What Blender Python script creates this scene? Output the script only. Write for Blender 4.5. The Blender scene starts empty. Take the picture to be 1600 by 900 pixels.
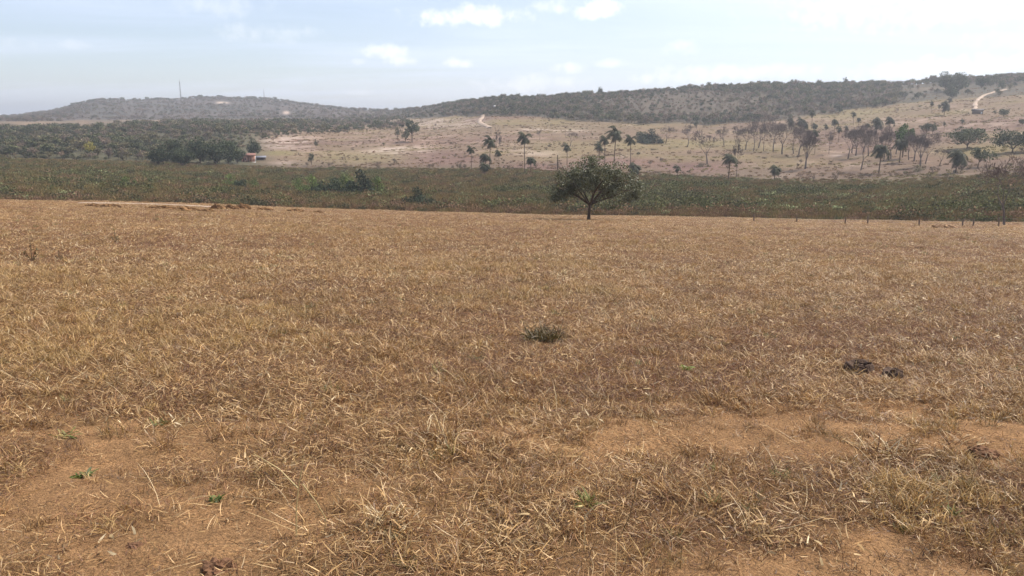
import bpy, bmesh, math, random
import numpy as np
from mathutils import Vector, Matrix

# ------------------------------------------------------------------ camera, sky, sun, exposure
scene = bpy.context.scene
COL = scene.collection
RNG = np.random.default_rng(7)
random.seed(7)
PI = math.pi
EYE = 1.6
FPX = 1256.0                     # focal length in pixels of the 1600 px wide photograph
PITCH = math.radians(12.2)
SUN_AZ, SUN_EL = math.radians(62), math.radians(52)     # clockwise from the view direction (+Y)

cd = bpy.data.cameras.new('camera')
cam = bpy.data.objects.new('camera', cd)
COL.objects.link(cam)
cam.location = (0, 0, EYE)
cam.rotation_euler = (PI / 2 - PITCH, 0, 0)
cd.sensor_fit = 'HORIZONTAL'
cd.sensor_width = 36.0
cd.lens = 36.0 * FPX / 1600.0
cd.clip_start = 0.05
cd.clip_end = 40000
scene.camera = cam

def ray(px, py):
    """azimuth (clockwise from +Y) and tangent of the elevation of a picture point"""
    u = (np.asarray(px, float) - 800) / FPX
    v = (450 - np.asarray(py, float)) / FPX
    fy = math.cos(PITCH) + v * math.sin(PITCH)
    return np.arctan2(u, fy), (-math.sin(PITCH) + v * math.cos(PITCH)) / np.hypot(u, fy)

def project(x, y, z):
    z = z - EYE
    d = y * math.cos(PITCH) - z * math.sin(PITCH)
    w = y * math.sin(PITCH) + z * math.cos(PITCH)
    d = np.where(d < 1e-3, 1e-3, d)
    return 800 + FPX * x / d, 450 - FPX * w / d

world = bpy.data.worlds.new('World')
scene.world = world
world.use_nodes = True

def build_world():
    nt = world.node_tree
    nt.nodes.clear()
    N, L = nt.nodes.new, nt.links.new
    def val(a, node_in):
        if isinstance(a, (int, float)):
            node_in.default_value = a
        else:
            L(a, node_in)
    def m(op, a, b=0.0, clamp=False):
        n = N('ShaderNodeMath'); n.operation = op; n.use_clamp = clamp
        val(a, n.inputs[0]); val(b, n.inputs[1])
        return n.outputs[0]
    def smooth(x, lo, hi, a=0.0, b=1.0):
        n = N('ShaderNodeMapRange'); n.interpolation_type = 'SMOOTHSTEP'
        val(x, n.inputs['Value'])
        n.inputs['From Min'].default_value = lo; n.inputs['From Max'].default_value = hi
        n.inputs['To Min'].default_value = a; n.inputs['To Max'].default_value = b
        return n.outputs['Result']
    out = N('ShaderNodeOutputWorld'); bg = N('ShaderNodeBackground')
    bg.inputs['Strength'].default_value = 0.10
    sky = N('ShaderNodeTexSky'); sky.sky_type = 'NISHITA'; sky.sun_disc = False
    sky.sun_elevation = SUN_EL; sky.sun_rotation = SUN_AZ
    sky.altitude = 700; sky.air_density = 1.0; sky.dust_density = 0.9; sky.ozone_density = 1.2
    tc = N('ShaderNodeTexCoord')
    sep = N('ShaderNodeSeparateXYZ'); L(tc.outputs['Generated'], sep.inputs[0])
    X, Y, Z = sep.outputs
    az = m('ARCTAN2', X, Y)
    el = m('ARCSINE', Z)
    # high thin veil, laid out on a flat layer overhead so it streams towards the horizon
    zz = m('ADD', m('MAXIMUM', Z, 0.0), 0.10)
    cmb = N('ShaderNodeCombineXYZ')
    L(m('DIVIDE', X, zz), cmb.inputs[0]); L(m('DIVIDE', Y, zz), cmb.inputs[1])
    mp = N('ShaderNodeMapping'); L(cmb.outputs[0], mp.inputs['Vector'])
    mp.inputs['Rotation'].default_value = (0, 0, 0.5); mp.inputs['Scale'].default_value = (0.32, 0.8, 1)
    mp.inputs['Location'].default_value = (3.1, 1.7, 0)
    nz = N('ShaderNodeTexNoise'); L(mp.outputs[0], nz.inputs['Vector'])
    nz.inputs['Scale'].default_value = 1.0; nz.inputs['Detail'].default_value = 6; nz.inputs['Roughness'].default_value = 0.55
    nz.inputs['Distortion'].default_value = 0.6
    veil = smooth(nz.outputs['Fac'], 0.36, 0.72)
    # forward scattering in the veil: brighter round the sun
    sd = Vector((math.sin(SUN_AZ) * math.cos(SUN_EL), math.cos(SUN_AZ) * math.cos(SUN_EL), math.sin(SUN_EL)))
    dot = N('ShaderNodeVectorMath'); dot.operation = 'DOT_PRODUCT'
    L(tc.outputs['Generated'], dot.inputs[0]); dot.inputs[1].default_value = sd
    near = smooth(dot.outputs['Value'], 0.15, 1.0)
    veil = m('ADD', m('MULTIPLY', veil, 0.30), m('ADD', m('MULTIPLY', near, 0.80), 0.30), clamp=True)
    # a thin layer is seen edge-on low down and face-on overhead
    veil = m('MULTIPLY', veil, smooth(Z, 0.10, 0.75, 1.0, 0.45))
    mx = N('ShaderNodeMix'); mx.data_type = 'RGBA'
    L(veil, mx.inputs['Factor']); L(sky.outputs[0], mx.inputs[6]); mx.inputs[7].default_value = (7.9, 8.7, 10.8, 1)
    # puffs of cumulus
    n2 = N('ShaderNodeTexNoise'); L(tc.outputs['Generated'], n2.inputs['Vector'])
    n2.inputs['Scale'].default_value = 34; n2.inputs['Detail'].default_value = 5; n2.inputs['Roughness'].default_value = 0.6
    n3 = N('ShaderNodeTexNoise'); L(tc.outputs['Generated'], n3.inputs['Vector'])
    n3.inputs['Scale'].default_value = 90; n3.inputs['Detail'].default_value = 3
    fuzz = m('ADD', m('MULTIPLY', m('SUBTRACT', n2.outputs['Fac'], 0.5), 4.6), m('MULTIPLY', m('SUBTRACT', n3.outputs['Fac'], 0.5), 2.6))
    acc = 0.0
    puffs = [  # picture x, y, half width, half height, strength
        (722, 26, 78, 13, 0.95), (745, 20, 42, 11, 0.75), (936, 16, 30, 13, 1.0), (866, 10, 24, 9, 0.6), (612, 80, 36, 10, 0.7), (630, 95, 22, 7, 0.7),
        (716, 97, 20, 7, 0.7), (415, 52, 62, 13, 0.28), (1066, 76, 24, 11, 0.45), (886, 107, 22, 8, 0.6),
        (956, 99, 20, 6, 0.55), (820, 132, 70, 13, 0.5), (1060, 121, 60, 9, 0.6), (1130, 112, 90, 10, 0.6), (1250, 108, 80, 8, 0.4),
        (1400, 112, 70, 12, 0.6), (1480, 104, 60, 12, 0.6), (1575, 95, 50, 12, 0.6), (1420, 12, 160, 26, 0.6), (560, 96, 10, 5, 0.3), (345, 8, 60, 16, 0.25),
        (115, 71, 24, 6, 0.2), (560, 145, 20, 4, 0.3), (1640, 60, 70, 16, 0.5), (1800, 80, 120, 20, 0.6), (-90, 60, 70, 14, 0.4), (-300, 30, 90, 20, 0.5), (2050, 20, 120, 26, 0.6)]
    for (px, py, hw, hh, s) in puffs:
        a, t = ray(px, py)
        a, e = float(a), math.atan(float(t))
        p = m('POWER', m('MULTIPLY', m('SUBTRACT', az, a), FPX * 0.9 / hw), 2.0)
        q = m('POWER', m('MULTIPLY', m('SUBTRACT', el, e), FPX * 0.95 / hh), 2.0)
        d = m('ADD', m('ADD', p, q), fuzz)
        k = smooth(d, 1.55, -0.9, 0.0, s)
        acc = m('MAXIMUM', acc, k)
    mx2 = N('ShaderNodeMix'); mx2.data_type = 'RGBA'
    L(acc, mx2.inputs['Factor']); L(mx.outputs[2], mx2.inputs[6]); mx2.inputs[7].default_value = (10.2, 10.3, 10.5, 1)
    L(mx2.outputs[2], bg.inputs['Color'])
    L(bg.outputs[0], out.inputs[0])
build_world()

sl = bpy.data.lights.new('sun', 'SUN')
sun = bpy.data.objects.new('sun', sl)
COL.objects.link(sun)
sl.energy = 4.8
sl.angle = math.radians(0.6)
sl.color = (1.0, 0.935, 0.845)
S = Vector((math.sin(SUN_AZ) * math.cos(SUN_EL), math.cos(SUN_AZ) * math.cos(SUN_EL), math.sin(SUN_EL)))
sun.rotation_euler = S.to_track_quat('Z', 'Y').to_euler()
sun.location = S * 200

vs = scene.view_settings
vs.view_transform = 'Standard'
vs.look = 'None'
vs.exposure = 0.36
vs.gamma = 1.0
vs.use_curve_mapping = False
scene.cycles.use_adaptive_sampling = True
scene.cycles.adaptive_threshold = 0.025
scene.cycles.use_light_tree = False
scene.cycles.max_bounces = 4
scene.cycles.diffuse_bounces = 2
scene.cycles.transmission_bounces = 3
scene.cycles.volume_bounces = 0
scene.cycles.transparent_max_bounces = 4

# ------------------------------------------------------------------ noise and small helpers
def _hash(ix, iy, seed):
    h = (ix.astype(np.int64) * 374761393 + iy.astype(np.int64) * 668265263 + seed * 1442695041) & 0xFFFFFFFF
    h = ((h ^ (h >> 13)) * 1274126177) & 0xFFFFFFFF
    return ((h ^ (h >> 16)) & 0xFFFFFF) / float(0xFFFFFF)

def vnoise(x, y, seed=0):
    x = np.asarray(x, float); y = np.asarray(y, float)
    ix, iy = np.floor(x), np.floor(y)
    fx, fy = x - ix, y - iy
    fx = fx * fx * (3 - 2 * fx); fy = fy * fy * (3 - 2 * fy)
    a, b = _hash(ix, iy, seed), _hash(ix + 1, iy, seed)
    c, d = _hash(ix, iy + 1, seed), _hash(ix + 1, iy + 1, seed)
    return (a * (1 - fx) + b * fx) * (1 - fy) + (c * (1 - fx) + d * fx) * fy

def fbm(x, y, seed=0, o=4):
    t, amp, s = 0, 0.5, 0
    for k in range(o):
        t = t + amp * vnoise(x * 2 ** k + 17.3 * k, y * 2 ** k - 9.1 * k, seed + k); s += amp; amp *= 0.55
    return t / s

def sst(x, a, b):
    t = np.clip((np.asarray(x, float) - a) / (b - a), 0, 1)
    return t * t * (3 - 2 * t)

def mixc(c, col, w):
    return c * (1 - w[..., None]) + np.asarray(col, float) * w[..., None]

# ------------------------------------------------------------------ the lie of the land
# picture column, then (metres, picture row): field edge, far marsh edge, mid slope, top of the open slope, ridge
KEYS = [
    (-500, (128, 309), (300, 250), (480, 215), (800, 192), (2600, 181)),
    (0,    (125, 313), (290, 249), (480, 212), (800, 191), (2600, 181)),
    (28,   (124, 314), (290, 249), (480, 211), (800, 191), (2200, 181)),
    (60,   (124, 314), (290, 249), (480, 210), (830, 190), (1700, 178)),
    (100,  (123, 315), (290, 249), (480, 209), (860, 189), (1500, 173)),
    (130,  (122, 315), (290, 249), (480, 208), (880, 188), (1480, 164)),
    (158,  (121, 315), (290, 249), (480, 207), (900, 188), (1470, 158)),
    (280,  (118, 318), (290, 252), (470, 205), (900, 187), (1470, 157)),
    (320,  (117, 319), (288, 254), (465, 204), (900, 187), (1470, 153)),
    (420,  (115, 323), (280, 258), (450, 205), (900, 186), (1450, 156)),
    (480,  (113, 325), (270, 262), (430, 208), (860, 186), (1350, 164)),
    (540,  (111, 327), (262, 264), (415, 212), (800, 187), (1250, 171.5)),
    (610,  (108, 329), (252, 264), (400, 213), (700, 188), (1000, 175.958)),
    (660,  (106, 331), (246, 264), (390, 214), (620, 185), (850, 171)),
    (710,  (105, 332), (242, 265), (375, 214), (560, 181), (750, 162.667)),
    (770,  (103, 334), (236, 266), (345, 220), (480, 180), (680, 158)),
    (850,  (101, 336), (230, 268), (330, 226), (455, 184), (650, 157)),
    (920,  (99, 337),  (226, 270), (320, 229), (440, 188), (640, 152)),
    (1000, (97, 338),  (222, 272), (312, 231), (430, 192), (625, 145)),
    (1100, (95, 340),  (216, 277), (308, 233), (430, 197), (625, 141)),
    (1200, (93, 342),  (211, 281), (303, 233), (440, 190), (640, 138)),
    (1300, (92, 344),  (206, 282), (302, 228), (480, 176), (680, 137)),
    (1400, (91, 345),  (201, 281), (302, 223), (510, 163), (700, 135)),
    (1480, (90, 347),  (198, 276), (302, 219), (525, 154), (715, 129)),
    (1600, (89, 349),  (196, 268), (302, 214), (525, 148), (705, 122)),
    (2200, (86, 355),  (190, 268), (300, 212), (525, 146), (705, 122)),
]
_az = np.array([float(ray(k[0], 250)[0]) for k in KEYS])
_kr = np.array([[p[0] for p in k[1:]] for k in KEYS], float)
_kz = np.array([[p[0] * float(ray(k[0], p[1])[1]) + EYE for p in k[1:]] for k in KEYS])
A_, B_ = 0.101, 0.0225          # the fall of the near field, forward and to the right

def pchip(xk, yk, x):
    """monotone cubic through keys that differ for every sample: xk, yk (n,K), x (n,)"""
    h = np.diff(xk, axis=1); d = np.diff(yk, axis=1) / h
    mm = np.zeros_like(yk)
    w1 = 2 * h[:, 1:] + h[:, :-1]; w2 = h[:, 1:] + 2 * h[:, :-1]
    same = d[:, :-1] * d[:, 1:] > 0
    with np.errstate(divide='ignore', invalid='ignore'):
        hm = (w1 + w2) / (w1 / d[:, :-1] + w2 / d[:, 1:])
    mm[:, 1:-1] = np.where(same, hm, 0)
    mm[:, 0] = d[:, 0]; mm[:, -1] = d[:, -1]
    K = xk.shape[1]
    i = np.clip((x[:, None] >= xk).sum(1) - 1, 0, K - 2)
    r = np.arange(len(x))
    hh = h[r, i]; t = np.clip((x - xk[r, i]) / hh, 0, 1)
    return ((1 + 2 * t) * (1 - t) ** 2 * yk[r, i] + t * (1 - t) ** 2 * hh * mm[r, i]
            + t * t * (3 - 2 * t) * yk[r, i + 1] + t * t * (t - 1) * hh * mm[r, i + 1])

def land_keys(az):
    azc = np.clip(az, _az[0], _az[-1])
    R = np.stack([np.interp(azc, _az, _kr[:, k]) for k in range(5)], 1)
    Zk = np.stack([np.interp(azc, _az, _kz[:, k]) for k in range(5)], 1)
    return R, Zk

def height(x, y):
    x = np.atleast_1d(np.asarray(x, float)); y = np.atleast_1d(np.asarray(y, float))
    r = np.hypot(x, y); az = np.arctan2(x, y)
    R, Zk = land_keys(az)
    n = len(r)
    azc = np.clip(az, -1.2, 1.2)
    fall = A_ * np.cos(azc) + B_ * np.sin(azc)
    zero = np.zeros(n)
    rs = [zero, R[:, 0] * 0.35, R[:, 0] * 0.7, R[:, 0], R[:, 0] + 10, R[:, 1], R[:, 2], R[:, 3], R[:, 4], R[:, 4] + 260, R[:, 4] + 900, zero + 9500]
    f35 = -fall * R[:, 0] * 0.35; f70 = -fall * R[:, 0] * 0.7
    t = Zk[:, 0] / (-fall * R[:, 0])
    zs = [zero, f35, f70 * (0.5 + 0.5 * t), Zk[:, 0], Zk[:, 0] - 0.9, Zk[:, 1], Zk[:, 2], Zk[:, 3], Zk[:, 4],
          np.minimum(Zk[:, 4] - 10, -12), zero - 16, zero - 20]
    z = pchip(np.stack(rs, 1), np.stack(zs, 1), r)
    # lumps and gullies, growing with distance, held back at the ridge lines
    amp = np.interp(r, [0, 3, 30, 110, 220, 300, 600, 900, 2500, 9500], [0, 0.03, 0.16, 0.12, 0.25, 0.9, 1.6, 3.0, 2.0, 2.0])
    sc = np.interp(r, [0, 30, 110, 300, 600, 1500, 9500], [2.2, 9, 14, 26, 42, 80, 300])
    fld = (r < R[:, 0] * 0.95)
    z = z + amp * (fbm(x / 24.0, y / 24.0, 3, 3) - 0.5) * np.where(fld, 1, 1.6)
    z = z + np.clip(r / 60.0 - 2.0, 0, 1) * 1.2 * (fbm(x / 90.0, y / 90.0, 9, 3) - 0.5)
    z = z + np.exp(-(r / 16.0) ** 2) * 0.05 * (fbm(x * 1.3, y * 1.3, 5, 3) - 0.5) * 2
    # worn wheel ruts of the track that crosses in front of the camera
    for yc in (4.55, 5.75):
        z = z - 0.035 * np.exp(-((y - yc - 0.10 * np.sin(x * 0.8) - 0.03 * x) / 0.28) ** 2) * (r < 40)
    return z

def H(x, y):
    return float(height([x], [y])[0])

def hit(px, py, rmax=3000.0):
    """where the sight line through a picture point meets the ground"""
    a, t = ray(px, py); a, t = float(a), float(t)
    rr = np.concatenate([np.linspace(1.5, 20, 300), np.geomspace(20, rmax, 1500)])
    g = (height(rr * math.sin(a), rr * math.cos(a)) - EYE) / rr - t
    k = np.where(g >= 0)[0]
    if len(k) == 0:
        k = [int(np.argmax(g))]
    k = int(k[0])
    if k > 0 and g[k] > 0:
        w = -g[k - 1] / (g[k] - g[k - 1]); r = rr[k - 1] + w * (rr[k] - rr[k - 1])
    else:
        r = rr[k]
    x, y = r * math.sin(a), r * math.cos(a)
    return Vector((x, y, H(x, y))), r

# ------------------------------------------------------------------ materials
def mat(name, base=None, attr=False, rough=0.85, vary=0.0, noise=None, bump=None, trans=0.0, spec=0.2, inst=0.0):
    """principled; colour from the mesh's colour layer or one base colour, varied by noise in object space and per object"""
    m = bpy.data.materials.new(name); m.use_nodes = True
    nt = m.node_tree; nt.nodes.clear()
    N, L = nt.nodes.new, nt.links.new
    out = N('ShaderNodeOutputMaterial'); p = N('ShaderNodeBsdfPrincipled')
    p.inputs['Roughness'].default_value = rough
    p.inputs['Specular IOR Level'].default_value = spec
    if attr:
        a = N('ShaderNodeAttribute'); a.attribute_name = 'Col'; c = a.outputs['Color']
    else:
        a = N('ShaderNodeRGB'); a.outputs[0].default_value = (*base, 1); c = a.outputs[0]
    tc = N('ShaderNodeTexCoord')
    def mul(c, fac):
        v = N('ShaderNodeVectorMath'); v.operation = 'SCALE'
        L(c, v.inputs[0]); L(fac, v.inputs['Scale']); return v.outputs[0]
    def rng(x, lo, hi, a0=0.0, a1=1.0):
        n = N('ShaderNodeMapRange'); L(x, n.inputs['Value'])
        n.inputs['From Min'].default_value = a0; n.inputs['From Max'].default_value = a1
        n.inputs['To Min'].default_value = lo; n.inputs['To Max'].default_value = hi
        return n.outputs['Result']
    for (sc, lo, hi) in (noise or []):
        n = N('ShaderNodeTexNoise'); n.inputs['Scale'].default_value = sc; n.inputs['Detail'].default_value = 4
        n.inputs['Roughness'].default_value = 0.65
        L(tc.outputs['Object'], n.inputs['Vector'])
        c = mul(c, rng(n.outputs['Fac'], lo, hi, 0.25, 0.75))
    if inst:
        oi = N('ShaderNodeObjectInfo'); c = mul(c, rng(oi.outputs['Random'], 1 - inst, 1 + inst))
    L(c, p.inputs['Base Color'])
    if bump:
        b = N('ShaderNodeBump'); b.inputs['Strength'].default_value = bump[1]; b.inputs['Distance'].default_value = bump[2]
        n = N('ShaderNodeTexNoise'); n.inputs['Scale'].default_value = bump[0]; n.inputs['Detail'].default_value = 6
        n.inputs['Roughness'].default_value = 0.7
        L(tc.outputs['Object'], n.inputs['Vector']); L(n.outputs['Fac'], b.inputs['Height']); L(b.outputs[0], p.inputs['Normal'])
    if trans:
        t = N('ShaderNodeBsdfTranslucent'); L(c, t.inputs['Color'])
        mx = N('ShaderNodeMixShader'); mx.inputs[0].default_value = trans
        L(p.outputs[0], mx.inputs[1]); L(t.outputs[0], mx.inputs[2]); L(mx.outputs[0], out.inputs[0])
    else:
        L(p.outputs[0], out.inputs[0])
    return m

M_GROUND = mat('dry_earth_and_turf', attr=True, rough=0.95, noise=[(0.035, 0.86, 1.14), (0.35, 0.8, 1.2), (6.0, 0.7, 1.25), (60.0, 0.45, 1.45)], bump=(38, 1.0, 0.06), spec=0.1)
M_STRAW = mat('dry_grass', attr=True, rough=0.5, trans=0.2, inst=0.28, spec=0.4)
M_LEAF = mat('leaves', attr=True, rough=0.7, trans=0.18, inst=0.2, spec=0.12)
M_LEAF1 = mat('tree_leaves', attr=True, rough=0.5, trans=0.18, inst=0.10, spec=0.35)
M_MARSH = mat('marsh_growth', attr=True, rough=0.85, trans=0.15, inst=0.25, spec=0.05)
M_BARK = mat('brown_bark', (0.115, 0.075, 0.05), rough=0.9, noise=[(3, 0.7, 1.3)], bump=(14, 0.7, 0.03), inst=0.15)
M_BARKGREY = mat('grey_bark', (0.15, 0.118, 0.105), rough=0.9, noise=[(3, 0.7, 1.3)], inst=0.15)
M_TWIG = mat('grey_twigs', (0.12, 0.09, 0.082), rough=0.9, inst=0.15)
M_PALMTRUNK = mat('palm_trunk', (0.15, 0.10, 0.07), rough=0.9, noise=[(4, 0.7, 1.3)], inst=0.15)
M_TRACK = mat('pale_track_soil', (0.50, 0.375, 0.28), rough=0.95, noise=[(0.12, 0.5, 1.2), (1.2, 0.8, 1.2)], spec=0.1)
M_CLOD = mat('red_clod', (0.20, 0.105, 0.058), rough=0.95, noise=[(9, 0.6, 1.4)], bump=(40, 0.8, 0.02), spec=0.1)
M_DUNG = mat('dried_dung', (0.10, 0.066, 0.048), rough=0.95, spec=0.08, noise=[(25, 0.5, 1.6)], bump=(70, 1.0, 0.012))
M_POST = mat('weathered_post', (0.17, 0.12, 0.09), rough=0.9, noise=[(6, 0.7, 1.3)])
M_WIRE = mat('fence_wire', (0.25, 0.23, 0.21), rough=0.5)
M_SALMON = mat('salmon_plaster', (0.55, 0.29, 0.20), rough=0.9, noise=[(1.2, 0.8, 1.15)])
M_CREAM = mat('cream_plaster', (0.62, 0.47, 0.33), rough=0.9, noise=[(0.6, 0.8, 1.15)])
M_TILE = mat('clay_tile', (0.25, 0.125, 0.095), rough=0.85, noise=[(2.5, 0.7, 1.3)], bump=(9, 0.6, 0.05))
M_DARK = mat('dark_opening', (0.07, 0.05, 0.045), rough=0.6)
M_DOOR = mat('brown_door', (0.16, 0.06, 0.04), rough=0.7)
M_ZINC = mat('zinc_roofing', (0.20, 0.20, 0.225), rough=0.45, noise=[(0.8, 0.85, 1.1)])
M_WHITE = mat('white_wash', (0.72, 0.70, 0.66), rough=0.9, noise=[(1.2, 0.85, 1.1)])
M_STEEL = mat('mast_steel', (0.20, 0.17, 0.17), rough=0.6)

# ------------------------------------------------------------------ mesh helpers
def mesh_from(name, V, F, mats, col=None, smooth=False, mi=None):
    """V (n,3), F (m,k) with k the same for all, col (n,3) point colours"""
    V = np.ascontiguousarray(V, np.float32); F = np.ascontiguousarray(F, np.int32)
    me = bpy.data.meshes.new(name)
    k = F.shape[1]
    me.vertices.add(len(V)); me.vertices.foreach_set('co', V.ravel())
    me.loops.add(F.size); me.loops.foreach_set('vertex_index', F.ravel())
    me.polygons.add(len(F)); me.polygons.foreach_set('loop_start', np.arange(0, F.size, k, dtype=np.int32))
    if smooth:
        me.polygons.foreach_set('use_smooth', np.ones(len(F), bool))
    if mi is not None:
        me.polygons.foreach_set('material_index', np.asarray(mi, np.int32))
    for m in (mats if isinstance(mats, (list, tuple)) else [mats]):
        me.materials.append(m)
    if col is not None:
        a = me.color_attributes.new('Col', 'FLOAT_COLOR', 'POINT')
        c = np.ones((len(V), 4), np.float32); c[:, :3] = col
        a.data.foreach_set('color', c.ravel())
    me.update(calc_edges=True)
    me.validate()
    return me

def link(name, me, parent=None, loc=None):
    o = bpy.data.objects.new(name, me); COL.objects.link(o)
    if parent is not None:
        o.parent = parent
    if loc is not None:
        o.location = loc
    return o

def thing(name, label, cat, loc, rotz=0.0, scale=1.0, group=None):
    o = bpy.data.objects.new(name, None); COL.objects.link(o)
    o.empty_display_size = 0.3
    o.location = loc; o.rotation_euler = (0, 0, rotz)
    o.scale = (scale, scale, scale) if isinstance(scale, (int, float)) else scale
    return tag(o, label, cat, group)

def tag(o, label, cat, group=None):
    o['label'] = label; o['category'] = cat
    if group:
        o['group'] = group
    return o

def tubes(P0, P1, R0, R1, sides=4):
    """straight tapered tubes, all at once -> V, F (quads)"""
    P0, P1 = np.asarray(P0, float), np.asarray(P1, float)
    n = len(P0)
    d = P1 - P0; ln = np.linalg.norm(d, axis=1, keepdims=True); d = d / np.maximum(ln, 1e-9)
    ref = np.where(np.abs(d[:, 2:3]) > 0.9, np.array([[1.0, 0, 0]]), np.array([[0, 0, 1.0]]))
    a = np.cross(d, ref); a /= np.linalg.norm(a, axis=1, keepdims=True)
    b = np.cross(d, a)
    ang = np.arange(sides) * 2 * PI / sides
    ring = a[:, None, :] * np.cos(ang)[None, :, None] + b[:, None, :] * np.sin(ang)[None, :, None]
    V = np.concatenate([P0[:, None] + ring * np.asarray(R0)[:, None, None], P1[:, None] + ring * np.asarray(R1)[:, None, None]], 1)
    base = (np.arange(n) * 2 * sides)[:, None, None]
    j = np.arange(sides)
    F = np.stack([j, (j + 1) % sides, (j + 1) % sides + sides, j + sides], 1)[None] + base
    return V.reshape(-1, 3), F.reshape(-1, 4)

def chain_tube(pts, rad, sides=7, cap=True):
    """one continuous tapered tube along a path, closed at the end by a tiny ring"""
    pts = np.asarray(pts, float); n = len(pts)
    t = np.gradient(pts, axis=0); t /= np.linalg.norm(t, axis=1, keepdims=True)
    ref = np.array([0.3, 0.95, 0.05])
    a = np.cross(t, ref); a /= np.linalg.norm(a, axis=1, keepdims=True)
    b = np.cross(t, a)
    ang = np.arange(sides) * 2 * PI / sides
    V = pts[:, None] + (a[:, None] * np.cos(ang)[None, :, None] + b[:, None] * np.sin(ang)[None, :, None]) * np.asarray(rad)[:, None, None]
    F = []
    for i in range(n - 1):
        for j in range(sides):
            k = (j + 1) % sides
            F.append((i * sides + j, i * sides + k, (i + 1) * sides + k, (i + 1) * sides + j))
    return V.reshape(-1, 3), np.array(F)

def joinvf(parts):
    Vs, Fs, o = [], [], 0
    for V, F in parts:
        Vs.append(V); Fs.append(np.asarray(F) + o); o += len(V)
    return np.concatenate(Vs), np.concatenate(Fs)

def leaves(C, size, rng, flat=0.0, aspect=1.7, up=None):
    """one folded-diamond leaf (quad) at each centre"""
    n = len(C)
    d = rng.normal(size=(n, 3)); d /= np.linalg.norm(d, axis=1, keepdims=True)
    nn = rng.normal(size=(n, 3)); nn[:, 2] = nn[:, 2] + flat * np.sign(nn[:, 2])
    s = np.cross(d, nn); s /= np.linalg.norm(s, axis=1, keepdims=True)
    L = (size * rng.uniform(0.6, 1.35, n))[:, None] * 0.5
    V = np.stack([C - d * L, C + s * L / aspect + d * L * 0.1, C + d * L, C - s * L / aspect + d * L * 0.1], 1).reshape(-1, 3)
    F = np.arange(n * 4).reshape(n, 4)
    return V, F

def blades(n, rng, rad, length, width, tilt, bend, zbase=0.0, seg=3, palette=None, up0=0.0, dirbias=None):
    """curved grass blades. rad: spread of the roots; tilt: start angle from vertical (lo, hi); bend: added angle along it"""
    ph = rng.uniform(0, 2 * PI, n)
    rr = rad * np.sqrt(rng.uniform(0, 1, n))
    a0 = rng.uniform(0, 2 * PI, n)
    P = np.stack([rr * np.cos(a0), rr * np.sin(a0), np.full(n, zbase) + rng.uniform(0, up0 + 1e-6, n)], 1)
    if dirbias is not None:
        ph = dirbias + rng.normal(0, 1.0, n)
    L = rng.uniform(*length, n); W = rng.uniform(*width, n) * 0.5
    th = rng.uniform(*tilt, n); bd = rng.uniform(*bend, n)
    tw = rng.normal(0, 0.7, n); yaw = rng.normal(0, 0.55, n)
    V = np.zeros((n, 2 * (seg + 1), 3))
    for k in range(seg + 1):
        f = k / seg
        w = W * (1.0 if k == 0 else (1.1 if k < seg else 0.18)) * (1 - 0.35 * max(0, f - 0.4))
        a = ph + yaw * f
        side = np.stack([-np.sin(a) * np.cos(tw), np.cos(a) * np.cos(tw), np.sin(tw)], 1)
        V[:, 2 * k] = P - side * w[:, None]; V[:, 2 * k + 1] = P + side * w[:, None]
        t = th + bd * (f + 0.5 / seg)
        P = P + (L / seg)[:, None] * np.stack([np.sin(t) * np.cos(a), np.sin(t) * np.sin(a), np.cos(t)], 1)
        P[:, 2] = np.maximum(P[:, 2], 0.004 + rng.uniform(0, 0.012, n))
    base = (np.arange(n) * 2 * (seg + 1))[:, None, None]
    k = np.arange(seg) * 2
    F = (np.stack([k, k + 1, k + 3, k + 2], 1)[None] + base).reshape(-1, 4)
    pal = np.array([p[:3] for p in palette]); wt = np.array([p[3] for p in palette]); wt = wt / wt.sum()
    c = pal[rng.choice(len(pal), n, p=wt)] * rng.uniform(0.75, 1.25, n)[:, None]
    C = np.repeat(c, 2 * (seg + 1), 0)
    return V.reshape(-1, 3), F, C

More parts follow.
